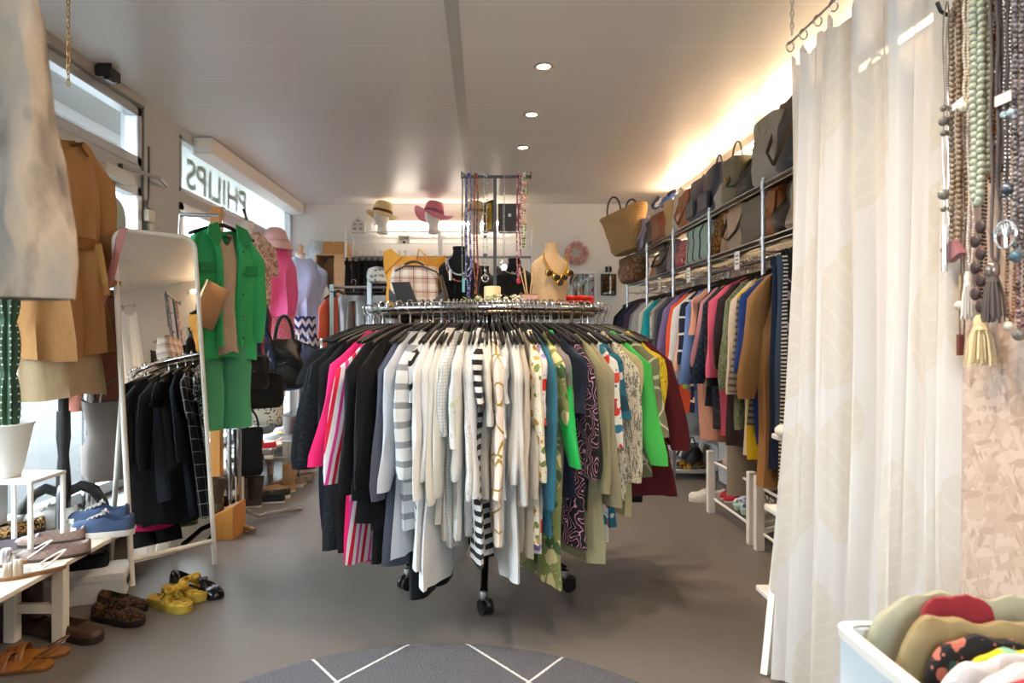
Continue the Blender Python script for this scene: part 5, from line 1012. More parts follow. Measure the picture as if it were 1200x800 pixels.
# low rail nearer, silver post with leather trousers
y4 = 5.0; tr_ = thing('silver_garment_rail', 'silver square tube garment rail behind the round rack', 'garment rail', (XP(433, y4), y4, 0)); zt = ZP(317, y4)
MB().box((0, 0, zt / 2), (.032, .032, zt)).build('post', plain('#c3c6c8', .3, .8), tr_, bev=.003); MB().box((-.02, 0, .015), (.5, .05, .03)).build('foot', plain('#c3c6c8', .3, .8), tr_, bev=.003); MB().tube([(-.28, .02, zt - .12), (.3, .02, zt - .12)], .011, 8).build('cross_rail', CHROME, tr_); MB().box((-.28, .02, (zt - .1) / 2), (.028, .028, zt - .1)).build('post', plain('#c3c6c8', .3, .8), tr_)
SIL = plain('#7d7876', .28, .35, .25)
trousers('trousers', 'shiny pewter grey leather trousers', ' left of the silver post', 'trousers', (XP(414, y4), y4 + .02, zt - .185), R(8), SIL, .95, .115, .03, .07, 1, None, HC_, 540); trousers('trousers', 'grey metallic trousers', ' between the silver post and plaid backpack', 'trousers', (XP(449, y4), y4 + .02, zt - .185), R(-8), SIL, .95, .11, .03, .07, 1, None, HC_, 541)
garment('dress', 'coral orange dress', ' seen edge on at the end of the silver rail', 'dress', (XP(397, 5.2), 5.2, ZP(344, 5.2)), R(72), S('#e2674a'), 1.0, .3, None, HB, seed=545, hlabel='black hanger with the coral orange dress')
hp = bag('cap', 'white and grey print cap resting on top of the silver rail', (XP(443, 5.02), 5.02, zt - .09), 0, .17, .11, .15, fab('floral', '#dcdad5', '#8a8a88', '#b9b7b2', 20, .4), .55, .8, 2.2, 5, cat='hat')
# wall pieces
wt = thing('wreath', 'round pink petal wreath hanging on the back wall', 'wreath', (XP(675, 7.23), 7.225, ZP(297, 7.23))); q = random.Random(5); pk = [MB(), MB()]
for k in range(260):
    a, b = q.uniform(0, 2 * pi), q.uniform(0, 2 * pi); rr = .085 + .033 * cos(b); pk[k % 2].ball((rr * cos(a), -.012 + .028 * sin(b) * -1 - .01, rr * sin(a)), q.uniform(.008, .014), 6, 4, (1, .6, 1))
for mb, c in zip(pk, ('#dcb3a8', '#c98f86')): mb.build('petals', plain(c, .8), wt)
MB().tube([(.085 * cos(2 * pi * k / 32), -.012, .085 * sin(2 * pi * k / 32)) for k in range(32)], .022, 8, closed=True).build('wreath_ring', plain('#b88a80', .8), wt); MB().tube([(-.025, -.01, .11), (-.018, .0, .19), (.018, 0, .19), (.025, -.01, .11)], .0022, 5).build('hanger_ribbon', plain('#cbb3a4', .7), wt)
def wmir(label, px0, px1, py0, py1, fw, m, Y=7.25, ring=False):
    x0, x1, z0, z1 = XP(px0, Y), XP(px1, Y), ZP(py1, Y), ZP(py0, Y); o = thing('wall_mirror', label, 'mirror', ((x0 + x1) / 2, Y, z0)); W, H = x1 - x0, z1 - z0; f = MB()
    for x in (-W / 2 + fw / 2, W / 2 - fw / 2): f.box((x, 0, H / 2), (fw, .03, H))
    for z in (fw / 2, H - fw / 2): f.box((0, 0, z), (W - 2 * fw, .03, fw))
    f.build('frame', m, o, bev=.003); MB().box((0, .0, H / 2), (W - 2 * fw, .008, H - 2 * fw)).build('glass', mt.m, o, smooth=False)
    if ring: MB().box((0, 0, H + .05), (.07, .02, .06)).build('loop', m, o, bev=.004); MB().tube([(0, -.008, H), (0, -.008, H + .09)], .006, 6).build('hook', CHROME, o)
wmir('white framed wall mirror under the wreath', 640, 699, 318, 372, .025, WHITE); wmir('small black framed mirror on the back wall beside the wire shelving', 704, 722, 321, 346, .014, BLKM, ring=True)
# ================================================================== DISPLAY ON THE ROUND RACK
DZ = 1.2905
def dp(px, Y): return (XP(px, Y), Y, DZ)
pb = bag('plaid_backpack', 'pink and cream plaid backpack with dark side on the rack top', dp(486, 2.99), R(14), .225, .16, .11, fab('plaid', '#c39c8d', '#e6ddd0', '#5a5558', 17), .75, .84, 3.4, 5, {'r': .05, 's': .7}, leather('#3a2f2a'), slump=.006, strap=0)
MB().loft([[(.118 + .012 * (k % 2) * 0 + x, y, z) for x, y, z in ((0, -.055, .01), (.012, -.05, .01), (.014, .05, .01), (0, .055, .01), (-.01, .05, .125), (-.01, -.05, .125))] for k in (0,)] + [[(.135 + x, y * .9, z) for x, y, z in ((0, -.055, .015), (.012, -.05, .015), (.014, .05, .015), (0, .055, .015), (-.02, .05, .12), (-.02, -.05, .12))]]).build('side_panel', leather('#3f362c'), pb)
MB().tube([(.118 - .24 * 0 + 0, -.058, .03), (.108, -.058, .09), (.088, -.053, .135), (.03, -.045, .158), (-.05, -.045, .158), (-.092, -.05, .135)], .004, 6).build('zip', plain('#5a4a34', .4, .5), pb); MB().box((.15, -.045, .125), (.012, .006, .05)).build('zip_pull', CHROME, pb, bev=.002)
for s in (-1, 1): MB().add([(s * .12, -.068, .0), (s * .06, -.068, .0), (s * .12, -.066, .06)], [(0, 1, 2)]).build('corner_patch', leather('#3a4048'), pb)
cdm = MB().add([(-.055, 0, .085), (.022, 0, .088), (.055, .002, .0), (-.03, .002, 0), (-.055, .004, .085), (.022, .004, .088), (.055, .006, 0), (-.03, .006, 0)], [(0, 1, 2, 3), (7, 6, 5, 4), (0, 4, 5, 1), (1, 5, 6, 2), (2, 6, 7, 3), (3, 7, 4, 0)]); tag(cdm.build('card', plain('#1e1c1d', .6), loc=dp(474, 2.9), rz=R(8), smooth=False), 'blank black card leaning against the plaid backpack', 'card')
yt = bag('tote', 'bright amber yellow tote behind the plaid backpack', dp(486, 3.24), R(5), .27, .235, .1, leather('#f0a51c', .5), .9, 1.03, 4, 9, slump=.008); MB().tube([(.01, -.045, .215), (.02, -.06, .262), (.05, -.055, .235), (.06, -.052, .185)], .012, 6, .3).build('strap', leather('#c9820a', .5), yt); MB().loft([[(-.14, -.05, .15), (-.14, .05, .15), (-.06, .05, .225), (-.06, -.05, .225)], [(-.145, -.05, .25), (-.145, .05, .25), (-.1, .05, .265), (-.11, -.05, .265)]]).build('side_fold', leather('#f0a51c', .5), yt)
def bust(label, px, Y, h, w, m, rz=0., d=.07):
    o = thing('jewellery_bust', label, 'jewellery bust', dp(px, Y), rz, 'jewellery busts'); pr = [(0, .78, .8), (.1, .8, .85), (.3, .88, 1), (.5, .98, 1.0), (.62, 1.0, .85), (.7, .86, .66), (.78, .52, .5), (.84, .36, .44), (.93, .31, .42), (1.0, .34, .44)]
    MB().loft([[(w / 2 * a_ * cos(a), d * b_ * sin(a) + (.025 * (1 - z) if z > .55 else .011), z * h) for a in [2 * pi * i / 26 for i in range(26)]] for z, a_, b_ in pr]).build('bust', m, o); MB().lathe([(w * .42, 0), (w * .42, .008)], 24, (0, .01, 0)).build('base', m, o); return o
VEL = S('#0d0d10'); LIN = S('#cba77c')
bust('black velvet bust with two bead necklaces beside the plaid backpack', 539, 3.1, .262, .2, VEL); bust('small black bust behind the hanging crystal strands', 567, 3.36, .2, .16, VEL); bust('black bust with silver script necklace behind the reed diffuser', 603, 3.3, .23, .19, VEL); bust('beige linen bust wearing the gold necklace', 646, 2.98, .26, .18, LIN, R(22))
def neckl(label, o_loc, m, r, pts, parts=(), group='necklaces', n=8, mm=5, gap=1.9, jit=0., seed=1, alt=None, rz=0.):
    o = thing('necklace', label, 'necklace', o_loc, rz, group); bead_mb(pts, r, gap, n, mm, jit, seed, alt).build('bead_strand', m, o)
    for nm, mb, pm in parts: mb.build(nm, pm, o)
    return o
def drape(w, z0, drop, y0, y1, k=22): return [(w * cos(a), lerp(y0, y1, (1 + sin(a)) / 2 * -1 + 1), z0 - drop * (0 if a < 0 else sin(a))) for a in [pi * i / k for i in range(k + 1)]]
bl = dp(539, 3.1); neckl('white and red bead necklace, lower of two on the velvet bust', bl, beadmat('', '#e0d8d0', '#a03028', '#7a6a64', 160), .0042, drape(.062, .2, .1, -.072, .0)); neckl('silver grey bead necklace, upper one on the velvet bust', bl, beadmat('pearl', '#b9bcc6', '#8f94a2'), .0042, drape(.055, .205, .076, -.074, .0))
bl = dp(603, 3.3); neckl('thin silver script necklace on the black bust', bl, CHROME, .002, drape(.05, .18, .03, -.075, -.01), [('script_charm', MB().tube([(-.02, -.078, .152), (-.012, -.079, .16), (-.004, -.079, .15), (.006, -.079, .16), (.02, -.078, .152)], .002, 5), CHROME)])
bl = dp(646, 2.98); br = R(22); GB = plain('#c8962f', .2, 1.)
pend = MB(); dark = MB()
for k, (x, z, s) in enumerate(((-.05, .125, .02), (-.016, .108, .021), (.02, .108, .021), (.052, .128, .019), (.002, .085, .018))): pend.ball((x, -.075, z), s, 12, 6, (1, .35, .8)); dark.ball((x, -.081, z), s * .72, 12, 6, (1, .3, .75))
neckl('chunky gold necklace with dark stones on the beige bust', bl, GB, .0045, [(.05 * cos(a) * (1.2 if 0 < i < 14 else 1), -.03 - .045 * sin(a), .215 - .1 * sin(a) ** 1.2) for i, a in enumerate([pi * i / 14 for i in range(15)])], [('setting', pend, GB), ('stone', dark, plain('#2a211d', .2))], rz=br, gap=1.6)
# T stand and its strands
ty, tz, txx = 2.95, ZP(207, 2.95), XP(580, 2.95)
tb = thing('necklace_stand', 'tall dark T shaped stand for hanging necklaces', 'jewellery stand', (txx, ty, DZ)); h = tz - DZ; xa, xb = XP(541, ty) - txx, XP(622, ty) - txx
MB().box((0, 0, h / 2), (.014, .014, h)).build('post', DKMET, tb, bev=.002); MB().box(((xa + xb) / 2, 0, h), (xb - xa, .012, .012)).build('crossbar', DKMET, tb, bev=.002); MB().lathe([(.06, 0), (.06, .006), (.012, .012)], 24).build('base', DKMET, tb)
for x in (xa, xb): MB().box((x, 0, h + .006), (.006, .012, .03)).build('end_stop', DKMET, tb)
BN = 'necklaces on the T stand'
def hs_(label, px, py, m, r, parts=(), spread=.007, jit=0., alt=None, gap=1.9, bend=0.):
    x = XP(px, ty); d = tz - ZP(py, ty); pts = [(-spread, -.0105 - r, -d * .5), (-spread * .7, -.0105 - r, 0), (-spread * .4, 0, .0085 + r), (spread * .4, 0, .0085 + r), (spread * .7, -.0105 - r, 0)] + [(spread * (1 + .3 * sin(k)) * (1 if k < 9 else .4), -.0105 - r + .001 * k, -d * k / 10) for k in range(1, 11)] + [(-spread * (1 if k < 9 else .4), -.0105 - r + .001 * k, -d * k / 10) for k in range(10, 4, -1)]
    return neckl(label, (x, ty, tz), m, r, pts, parts, BN, 7, 4, gap, jit, int(px), alt)
hs_('grey green long bead strand nearest the end of the T stand', 543.5, 338, beadmat('', '#5d6a66', '#8a8f8a', '#3f4a4c'), .0042, [('turquoise_drop', MB().box((0, -.02, -.47), (.012, .012, .06)), plain('#3f8f92', .3))]); hs_('thick cobalt blue and violet bead strand on the T stand', 549, 348, beadmat('', '#39407a', '#6a6aa4', '#8f9ac0'), .0052, jit=.2, spread=.009); hs_('orange, brown and pink bead strand on the T stand', 557.5, 344, beadmat('', '#7a4a3a', '#b0533a', '#3a3440'), .0048, jit=.1)
hs_('clear crystal drop strand beside the stand post', 568.5, 325, plain('#c2c8d0', .08, .3), .0028, [('ring_drop', MB().tube([(.014 * cos(2 * pi * k / 16), -.012, -.44 + .014 * sin(2 * pi * k / 16)) for k in range(16)], .003, 6, closed=True), CHROME), ('crystals', MB().ball((0, -.012, -.12), .008).ball((0, -.012, -.26), .007).ball((0, -.012, -.34), .009), plain('#6a7284', .1, .4))], alt=(1, 1, .6, 1.5), gap=3)
hs_('fine silver chain with round white pendant on the T stand', 590.5, 312, CHROME, .0014, [('round_pendant', MB().lathe([(.001, -.003), (.014, -.003), (.014, .003), (.001, .003)], 20), plain('#d5d3d0', .2, .3)), ('leaf_charm', MB().ball((-.008, -.01, -.372), .012, 8, 5, (.7, .3, 1)), CHROME)], spread=.003)
bpy.data.objects['round_pendant'].rotation_euler = (R(90), 0, 0); bpy.data.objects['round_pendant'].location = (0, -.012, -.392)
hs_('rose pink and berry bead strand on the T stand', 607.5, 330, beadmat('', '#b0677a', '#8a3048', '#d9b9b4'), .0042, [('red_drop', MB().ball((0, -.014, -.452), .011, 10, 6), plain('#b3202e', .2))]); hs_('mixed pink and green flower bead strand at the stand end', 613.5, 290, beadmat('', '#c7cdb4', '#d98f86', '#6f8a4a', 60), .0046, [('flower_beads', MB().ball((.002, -.014, -.03), .011).ball((.004, -.014, -.105), .009).ball((-.003, -.014, -.14), .01).ball((0, -.014, -.2), .01), plain('#d9a08a', .5))], jit=.3, gap=2.6)
# candle, diffuser, flowers, red cloth
cn = thing('pillar_candle', 'cream pillar candle on the rack top', 'candle', dp(577, 2.93)); MB().lathe([(.034, 0), (.036, .004), (.036, .066), (.033, .07), (.02, .066), (.001, .065)], 26).build('wax', plain('#e6d2a0', .5), cn); MB().tube([(0, 0, .064), (.001, 0, .078)], .0015, 5).build('wick', BLKM, cn)
df = thing('reed_diffuser', 'black bottle reed diffuser with pale sticks', 'diffuser', dp(619.5, 2.92)); MB().lathe([(.02, 0), (.022, .004), (.022, .03), (.012, .036), (.011, .044)], 20).build('bottle', plain('#1b1a1c', .15), df)
for k in range(6): a = k * 1.05; MB().tube([(.006 * cos(a), .006 * sin(a), .01), (.04 * cos(a), .03 * sin(a), .15)], .0022, 5).build('reed', plain('#cda77a', .8), df)
fw = thing('artificial_flowers', 'low garland of white and green artificial flowers at the stand foot', 'flowers', dp(588, 2.86)); q = random.Random(8); a_, b_, c_ = MB(), MB(), MB()
for k in range(46):
    x, y, z = q.uniform(-.16, .13), q.uniform(-.03, .03), q.uniform(.006, .028)
    if k % 2: a_.ball((x, y, z), q.uniform(.008, .014), 7, 4, (1, 1, .5))
    else:
        t = q.uniform(0, 6.28); L = q.uniform(.02, .035); b_.loft([[(x + cos(t) * u * L - sin(t) * w * s, y + sin(t) * u * L + cos(t) * w * s, z + .012 * u) for s in (-1, 1)] for u, w in ((0, .002), (.4, .009), (.8, .006), (1, .001))], False, False, closed=False)
    if k % 4 == 1: c_.ball((x, y - .004, z + .006), .004, 6, 4)
a_.build('blossoms', plain('#e2dccd', .7), fw); b_.build('leaves', plain('#7f9a4a', .7), fw); c_.build('flower_centres', plain('#c98a5a', .7), fw); MB().tube([(-.16, 0, .006), (0, .008, .008), (.13, 0, .006)], .004, 6).build('stem', plain('#6a7a3c', .7), fw)
gb = tag(MB().box((0, 0, .014), (.06, .05, .028)).build('trinket_box', plain('#c9968c', .15), loc=dp(620, 2.83), rz=R(10), bev=.002), 'little rose glass trinket box before the reed diffuser', 'box'); MB().box((0, 0, .029), (.062, .052, .004)).build('lid', GOLD, gb)
def folded(name, label, loc, rz, m, w, d, h, seed=0, cat='cloth', group=None, layers=2):
    o = thing(name, label, cat, loc, rz, group); q = random.Random(seed); p = [q.uniform(0, 6.28) for _ in range(4)]
    for k in range(layers):
        hh = h / layers; rings = []
        for i in range(41):
            u = -1 + i / 20; e = sqrt(max(.02, 1 - abs(u) ** 8)); rings.append([(u * w / 2, (d / 2) * e * abs(cos(a)) ** .6 * (1 if cos(a) > 0 else -1) + min(.006, .15 * d) * sin(4 * u + p[0] + k), hh * (k + .5) + hh * .52 * e * abs(sin(a)) ** .5 * (1 if sin(a) > 0 else -1) + min(.06 * h, .006, .02 * w) * sin(3 * u + p[1] + k) + min(.05 * h, .004, .013 * w) * sin(9 * u + 2 * a + p[2]) + min(.03 * h, .003, .007 * w) * sin(23 * u + p[3])) for a in [2 * pi * j / 18 for j in range(18)]])
        MB().loft(rings).build('fold', m, o)
    return o
folded('folded_scarf', 'bright orange red folded cloth beside the beige bust', dp(676, 3.06), R(6), S('#e0301c'), .15, .1, .035, 4); folded('folded_scarf', 'red folded scarf behind the reed diffuser', dp(631, 3.2), R(-10), S('#c81f2a'), .14, .1, .045, 6)
# ================================================================== CURTAIN, CHIPBOARD PANEL, NECKLACES, BIN, RUG
def curtain_mat():
    t = NT('sheer_leaf_voile'); v = t.coord(); x, y, z = t.xyz(v)
    cb = t.new('ShaderNodeCombineXYZ'); t.l.new(t.math('ADD', t.math('MULTIPLY', y, 1.3), t.math('MULTIPLY', z, .25)), cb.inputs[0]); t.l.new(t.math('MULTIPLY', z, .62), cb.inputs[1]); p = cb.outputs[0]
    vo = t.new('ShaderNodeTexVoronoi', feature='F1', voronoi_dimensions='2D'); vo.inputs['Scale'].default_value = 2.9; vo.inputs['Randomness'].default_value = .55; t.l.new(p, vo.inputs['Vector'])
    sb = t.new('ShaderNodeVectorMath', operation='SUBTRACT'); t.l.new(p, sb.inputs[0]); t.l.new(vo.outputs['Position'], sb.inputs[1]); lx, ly, _ = t.xyz(sb.outputs[0])
    ax = t.math('ABSOLUTE', lx); w = t.math('MULTIPLY', t.math('SUBTRACT', 1., t.math('POWER', t.math('ABSOLUTE', t.math('MULTIPLY', ly, 5.6)), 2.)), .115)
    leaf = t.math('LESS_THAN', ax, w); vein = t.math('LESS_THAN', t.math('FRACT', t.math('MULTIPLY', t.math('ADD', ly, t.math('MULTIPLY', ax, -.8)), 26.)), .16); vein = t.math('MAXIMUM', vein, t.math('LESS_THAN', ax, .004))
    col = t.mix(t.math('MULTIPLY', leaf, .42), lin('#f3f3f3'), lin('#e2d9c6')); col = t.mix(t.math('MULTIPLY', t.math('MULTIPLY', leaf, vein), .5), col, lin('#f4f1ea'))
    df = t.new('ShaderNodeBsdfDiffuse'); tl = t.new('ShaderNodeBsdfTranslucent'); tr = t.new('ShaderNodeBsdfTransparent'); t.l.new(col, df.inputs[0]); t.l.new(col, tl.inputs[0])
    a = t.new('ShaderNodeMixShader'); a.inputs[0].default_value = .42; t.l.new(df.outputs[0], a.inputs[1]); t.l.new(tl.outputs[0], a.inputs[2])
    b = t.new('ShaderNodeMixShader'); t.l.new(t.math('SUBTRACT', .045, t.math('MULTIPLY', leaf, .03)), b.inputs[0]); t.l.new(a.outputs[0], b.inputs[1]); t.l.new(tr.outputs[0], b.inputs[2]); t.l.new(b.outputs[0], t.out.inputs[0]); return t.m
CX, CY0, CY1, CZ = 1.045, 2.34, 1.47, 2.15
cur = thing('curtain', 'white sheer curtain with pale leaf print closing the fitting room', 'curtain', (CX, CY0, 0))
NU, NV = 120, 26; rows = []
for j in range(NV + 1):
    v = j / NV; row = []
    for i in range(NU + 1):
        u = i / NU; ph = u * 2 * pi * 5.2; ga = lerp(.7, 1.25, v); sag = .055 * abs(sin(u * pi * 9)) * (1 - sm(v * 9))
        x = (.026 * sin(ph) + .014 * sin(2.3 * ph + 1.2 + v) + .008 * sin(5.1 * ph + 2 * v)) * ga - .055 * v * v * (1 - u) ** 2 * 1.2 + .008 * sin(5 * v + 9 * u)
        y = -(CY0 - CY1) * u + .012 * sin(ph + 1.5) * ga + .05 * v * v * (1 - u) ** 3
        row.append((x, y, lerp(CZ - .035 - sag, .02 + .004 * sin(ph), v)))
    rows.append(row)
MB().loft(rows, False, False, closed=False).build('cloth', curtain_mat(), cur)
MB().tube([(0, .005, CZ), (0, -1.2, CZ)], .004, 8).build('rod', plain('#b9b2a6', .3, .8), cur)
for k in range(10):
    u = k / 9; MB().tube([(.013 * cos(a), -(CY0 - CY1) * u - .004, CZ - .012 + .017 * sin(a)) for a in [2 * pi * i / 16 for i in range(16)]], .0025, 6, closed=True).build('ring', CHROME, cur)
chain('white metal chain holding up the curtain rod end', CX, CY0 - .02, CZ + .012, HC, plain('#d8d3ca', .35, .4))
# ceiling lamp inside the fitting room
fl_ = thing('fitting_room_lamp', 'warm bulb lamp on the wall inside the fitting room', 'lamp', (XR - .02, 1.5, 2.05)); MB().lathe([(.05, 0), (.05, .02), (.02, .03)], 20).build('wall_plate', WHITE, fl_); MB().ball((-.06, 0, .05), .04, 14, 10).build('bulb', emis('#ffd7a0', 14), fl_)
def osb_mat():
    t = NT('oriented_strand_board'); t.set(Roughness=.7); v = t.coord(); col = None
    for k, (ang_, sc) in enumerate(((.35, 1.), (-.5, 1.25), (1.2, .9))):
        mp = t.new('ShaderNodeMapping', vector_type='TEXTURE'); mp.inputs['Rotation'].default_value = (ang_, 0, 0); mp.inputs['Scale'].default_value = (1, .013 / sc, .04 / sc); t.l.new(v, mp.inputs[0])
        vc = t.voro(mp.outputs[0], 1., out='Color'); r_, g_, b_ = t.xyz(vc)
        c = t.ramp(r_, [(0, lin('#bda697')), (.3, lin('#c6b2a3')), (.55, lin('#b09888')), (.8, lin('#cfbcae'))]); col = c if col is None else t.mix(t.math('GREATER_THAN', g_, .6), col, c)
        if k == 0: h = r_
    col = t.mix(t.math('MULTIPLY', t.noise(v, 40, 4), .3), col, lin('#8f7566')); t.base(col); t.bump(h, .2, .002); return t.m
struct(MB().box((1.06, .84, 1.1), (.02, 1.38, 2.2)).build('wall_partition', osb_mat(), smooth=False))
# --- necklaces on black hooks
PX = 1.05; NG = 'necklaces on the chipboard panel'
hk = thing('hook_rail', 'black hooks on the chipboard panel carrying the necklaces', 'hook rail', (PX, 1.4, 1.86))
for y, z in ((1.5, 1.868), (1.45, 1.885), (1.405, 1.9), (1.36, 1.9), (1.315, 1.9)):
    MB().tube([(-.002, y - 1.4, z - 1.86 - .012), (-.03, y - 1.4, z - 1.86 - .016), (-.048, y - 1.4, z - 1.86 - .006), (-.056, y - 1.4, z - 1.86 + .014)], .0042, 8).build('hook', BLACK, hk)
MB().box((-.004, 0, .0), (.008, .26, .03)).build('backplate', BLACK, hk)
def nl(label, px, py, m, r, x=1.02, gap=1.9, sp=.5, parts=(), alt=None, jit=0., top=1.87, n=10, mm=7, tip=True):
    """a looped strand hanging from a hook; lowest point at pixel row py"""
    Y = FP * x / (px - VX); zb = ZP(py, Y); w = sp * .02; o = thing('necklace', label, 'necklace', (x, Y, top), 0, NG); d = top - zb
    pts = [(0, -w * .35, .002), (0, -w, -.03)] + [(.002 * sin(4 * k), -w * (1 - .25 * (k / 12) ** 2), -.03 - (d - .05) * k / 12) for k in range(1, 13)] + [(0, 0, -d)] + [(-.004 + .002 * sin(5 * k), w * (1 - .25 * (k / 12) ** 2), -.03 - (d - .05) * k / 12) for k in range(12, -1, -1)] + [(0, w * .35, .002)]
    if r: bead_mb(pts, r, gap, n, mm, jit, int(px), alt).build('bead_strand', m, o)
    else: MB().tube(pts, .0016, 5).build('cord', m, o)
    for nm, mb, pm in parts: mb(-d, ).build(nm, pm, o)
    return o
PRL = lambda c: beadmat('pearl', c, rough=.2)
def ball(dy, dz, r, sc=(1, 1, 1)): return lambda d: MB().ball((-.008, dy, d + dz), r, 14, 9, sc)
def tassel(dz, L, r, seed=0):
    def f(d):
        mb = MB(); q = random.Random(seed); mb.lathe([(r * .3, -.0), (r * .5, -.012), (r * .42, -.022), (r * .55, -.03)], 14, (-.008, 0, d + dz))
        for k in range(64): a = q.uniform(0, 6.28); s = q.uniform(.2, 1); mb.tube([(-.008 + r * .4 * s * cos(a), r * .4 * s * sin(a), d + dz - .02), (-.008 + r * .8 * s * cos(a), r * .8 * s * sin(a), d + dz - L * .5), (-.008 + r * s * cos(a), r * 1.05 * s * sin(a), d + dz - L * q.uniform(.88, 1.05))], r * .075, 4)
        return mb
    return f
def rhomb(dz, s): return lambda d: MB().loft([[(-.008 + dx, s * u * 1.05, d + dz + s * w) for u, w in ((-1, -.2), (-.25, .78), (1, .25), (.25, -.78))] for dx in (-.008, -.004, .004, .008)])
DG, BG, PG = PRL('#6d6b66'), beadmat('pearl', '#94826f', rough=.25), beadmat('pearl', '#a3ad9c', rough=.22)
def dangle(dz_list): 
    def f(d):
        mb = MB()
        for dz, r in dz_list: mb.ball((-.008, 0, dz), r, 14, 9)
        return mb
    return f
def zrel(px, py, x=1.02): return ZP(py, FP * x / (px - VX)) - 1.87
nl('fine silver chain with grey pearls in clusters, outermost by the curtain', 1110, 318, CHROME, 0, 1.0, sp=.25, parts=[('grey_pearl', dangle([(zrel(1110, y, 1.), r) for y, r in ((127, .0072), (142, .0105), (156, .0072), (228, .0115), (245, .0065))]), DG), ('silver_rods', lambda d: MB().tube([(-.006, .004, d + .09), (-.006, .004, d)], .003, 6).tube([(-.006, -.002, d + .1), (-.006, -.002, d + .015)], .0025, 6), CHROME)])
nl('taupe pearl strand with pink lozenge pendant', 1121, 288, BG, .0062, 1.02, sp=.45, parts=[('lozenge_pendant', rhomb(-.012, .03), plain('#9c6a72', .3))]); nl('second taupe pearl strand, beside the lozenge necklace', 1130, 270, BG, .0058, 1.03, sp=.4)
nl('brown cord necklace with white pearl and copper stick', 1129, 415, plain('#6b5242', .5), 0, 1.025, sp=.2, parts=[('white_pearl', dangle([(zrel(1129, 358, 1.025), .0105)]), PRL('#ddd5c6')), ('copper_stick', lambda d: MB().box((-.008, 0, d + .02), (.008, .009, .045)), plain('#7a4a44', .3, .4)), ('gold_tube', lambda d: MB().tube([(-.006, 0, d + .17), (-.006, 0, d + .1)], .004, 8), plain('#a58a6a', .3, .8))])
nl('large cream pearl necklace with white paper tag', 1134, 125, PRL('#d8cfbd'), .0035, 1.0, sp=.2, parts=[('cream_pearl', ball(0, 0, .011), PRL('#ddd6c4')), ('paper_tag', lambda d: MB().box((-.012, .012, d + .01), (.002, .034, .014), Matrix.Rotation(R(-14), 3, 'X')), plain('#dfe2e6', .6))])
nl('chunky pale green pearl strand', 1147, 240, PG, .0088, 1.0, gap=1.6, sp=.42); nl('second pale green pearl strand hanging beside the chunky one', 1156, 205, PG, .0082, 1.012, gap=1.6, sp=.3)
nl('white cord necklace with long white tassel', 1139, 318, plain('#d9d8d6', .7), .003, 1.03, sp=.25, parts=[('tassel', tassel(0, .1, .016, 1), plain('#d6d5d6', .8))])
nl('dark brown flat disc necklace with cream tassel', 1154, 372, plain('#3f2d2b', .4), .0032, 1.02, sp=.1, gap=2.4, parts=[('brown_discs', lambda d: [mb.ball((-.012, (.01 if k % 2 else -.005), d + .022 + .027 * k), .0145, 12, 8, (.35, 1, .95)) for mb in [MB()] for k in range(7)][-1], plain('#3b2a2b', .45)), ('orange_beads', lambda d: [mb.ball((-.006, 0, d + .03 + .055 * k), .006, 8, 6) for mb in [MB()] for k in range(3)][-1], plain('#b5602c', .4)), ('tassel', tassel(.005, .1, .028, 2), plain('#d6c49c', .8))])
nl('grey suede cord necklace with thick grey tassel', 1168, 312, plain('#5a5557', .7), .0034, .99, sp=.4, gap=1.2, parts=[('tassel', tassel(.0, .105, .022, 3), plain('#57504f', .75)), ('beaded_cap', lambda d: MB().lathe([(.006, .01), (.012, .004), (.0125, -.016), (.009, -.02)], 14, (-.008, 0, d)), plain('#8a7f78', .25, .7))])
nl('dark charcoal suede cord strand', 1176, 232, plain('#4b474a', .8), .0036, .985, sp=.5, gap=1.2); nl('rust and amber bead strand', 1163, 215, beadmat('', '#8a4a2c', '#b5622e', '#5a3222', 160), .0046, 1.035, sp=.4)
def tree(d):
    mb = MB(); R_ = .026; mb.tube([(-.006, R_ * cos(a), d - .02 + R_ * sin(a)) for a in [2 * pi * i / 28 for i in range(28)]], .0026, 6, closed=True); mb.tube([(-.006, 0, d - .045), (-.006, 0, d - .02)], .003, 6)
    for k in range(7):
        a = R(20 + 140 * k / 6); mb.tube([(-.006, 0, d - .026), (-.006, .019 * cos(a), d - .02 + .019 * sin(a))], .0018, 5); mb.tube([(-.006, .015 * cos(a) + .006 * cos(b), d - .019 + .015 * sin(a) + .006 * sin(b)) for b in [2 * pi * i / 8 for i in range(8)]], .0017, 5, closed=True)
    return mb
nl('silver chain with round tree of life pendant', 1182, 262, CHROME, .0026, .985, gap=3, sp=.25, parts=[('tree_pendant', tree, plain('#d5d5d8', .18, 1.))])
nl('silver and smoky crystal bead necklace', 1177, 200, plain('#b8b4ad', .15, .8), .0052, 1.0, sp=.6, jit=.35, gap=2.2); nl('silver nugget necklace with pale blue stones', 1188, 240, plain('#c4c2bd', .15, .9), .0062, .995, sp=.5, jit=.4, gap=2.5, parts=[('blue_stone', lambda d: MB().ball((-.01, -.01, d + .17), .0095, 12, 8).ball((-.01, .008, d + .172), .0085, 12, 8), plain('#9db6c4', .2)), ('dark_pearl', lambda d: MB().ball((-.01, 0, d + .03), .0125, 12, 8), plain('#56606e', .15, .4)), ('paper_tag', lambda d: MB().box((-.02, 0, d + .2), (.002, .04, .02)), plain('#dcdad8', .6))])
